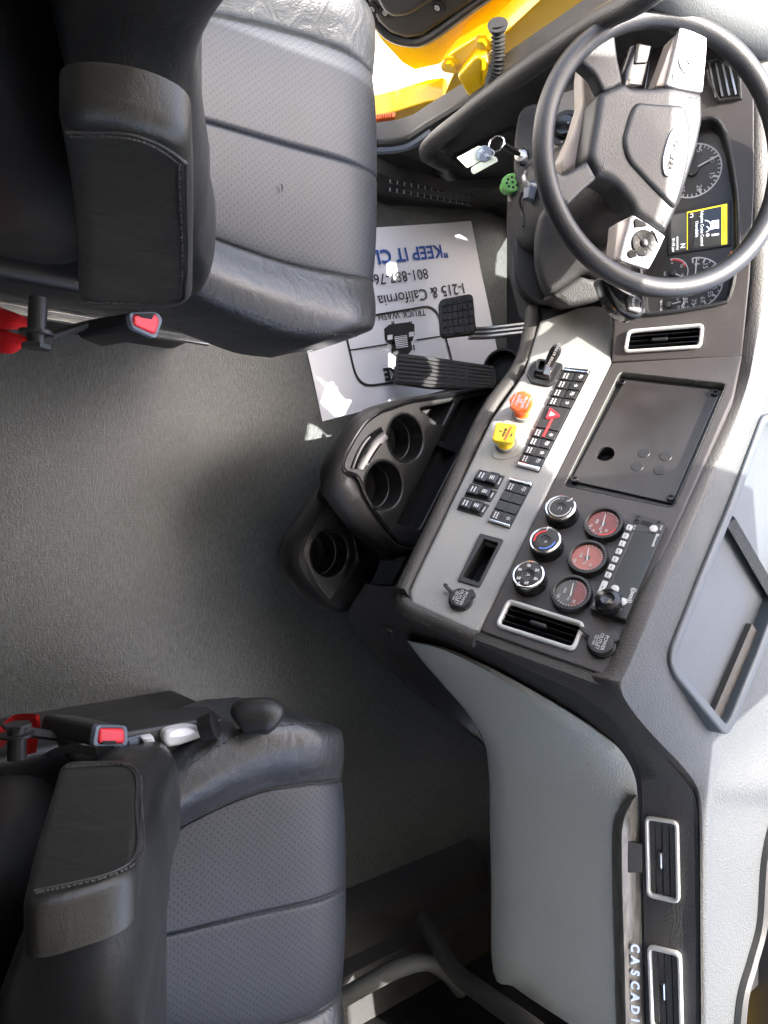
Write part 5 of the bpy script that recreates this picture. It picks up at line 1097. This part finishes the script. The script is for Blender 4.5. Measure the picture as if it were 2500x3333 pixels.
tw = [T3.w(a + x, b + y, .003) for x, y in ((-.004, .014), (.004, .019), (.010, .014), (.006, .004), (.013, .008), (.018, .016))]; MB().tube(spl(tw, 4), .0007, 6).build('tag_wire', 'steel', keys)
gcn = Pl(att(1668, 594, 1.45), V((1, .2, 0)), V((0, .75, .6))); gt = thing('diagnostic_connector', 'round green diagnostic connector below the ignition lock', 'connector', gcn.o)
gb_ = MB().lathe(gcn, [(.016, -.03), (.016, -.004), (.0175, -.003), (.0175, .0), (.0155, .0015), (.0, .0015)], 30, 0, 0, sy=1.25).build('connector_body', 'green', gt)
for k in range(9):
    t_ = 2 * math.pi * k / 8; r_ = .0095 if k < 8 else 0; MB().lathe(gcn, [(.0026, .0017), (0, .0019)], 12, r_ * math.cos(t_), r_ * 1.2 * math.sin(t_)).build('pin_hole', 'dark', gb_)
MB().lathe(Pl(gcn.o + V((.014, .03, -.01)), gcn.ex, gcn.ey), [(.018, -.02), (.018, 0), (0, 0)], 24).build('connector_collar', 'orange', gt).data.materials.__setitem__(0, M['taupe'])
lvx = thing('release_lever', 'grey column release lever with bright tip beside the green connector', 'lever', att(1715, 620, 1.4))
k = MB(); k.tube(spl([att(1712, 560, 1.38), att(1708, 580, 1.375), att(1716, 600, 1.375), att(1745, 612, 1.38)], 4), [.004] * 3 + [.0055] * 7 + [.008] * 3, 8); k.build('lever_hook', 'steel', lvx)
k = MB(); k.tube([att(1735, 595, 1.385), att(1728, 620, 1.38), att(1722, 650, 1.38)], [.008, .014, .011], 6); k.build('lever_body', 'slate', lvx)
k = MB(); k.tube(spl([att(1700, 625, 1.41), att(1690, 660, 1.42), att(1702, 700, 1.42), att(1708, 735, 1.42)], 4), [.003] * 8 + [.006] * 5, 8); k.build('lever_cable', 'black', lvx)
# knee bolster below the column
KB = Pl(att(1710, 850, 1.47), V((1, .1, 0)), V((0, .7, .7)))
MB().plate(KB, rnd(KB.L([(1680, 688), (1670, 800), (1674, 900), (1690, 945), (1740, 985), (1800, 1000), (1960, 1000), (1990, 960), (1880, 760), (1790, 660)]), .01), -.03, 0, (), .008, bn=3).build('knee_bolster', 'black', dash)
# panel added behind the knee bolster to stop sun leaking in
UP = Pl((0, 1.44, .4), (1, 0, 0), (0, .1, 1)); MB().plate(UP, [(-.85, -.02), (1.14, -.02), (1.14, .42), (-.85, .42)], -.01, 0, (), 0, back=True).build('under_dash_sunblock', 'black', dash)
# ================================================================== passenger footwell sill and grab bar
pf = MB(); pf.tube(spl([att(1380, 2990, 1.66), att(1420, 3060, 1.58), att(1480, 3160, 1.50), att(1580, 3240, 1.40), att(1700, 3325, 1.30), att(1800, 3400, 1.24)], 5), .0185, 14); pf.build('grab_handle', 'jamb', cab)
pf = MB(); pf.tube(spl([att(1000, 3330, 1.60), att(1090, 3265, 1.60), att(1200, 3200, 1.60), att(1300, 3150, 1.61), att(1390, 3130, 1.63), att(1450, 3160, 1.66), att(1500, 3220, 1.7)], 5), .019, 12); pf.build('sill_rail', 'pillar', cab)
sec = [(.90, -.02), (.93, .05), (.96, .07), (1.02, .075), (1.04, .10), (1.10, .11), (1.15, .12)]
MB().grid([[V((x, y, z)) for x, z in sec] for y in (-.6, .2, .6, 1.0, 1.3, 1.5)]).build('door_sill', 'dash', cab)
flush_text()
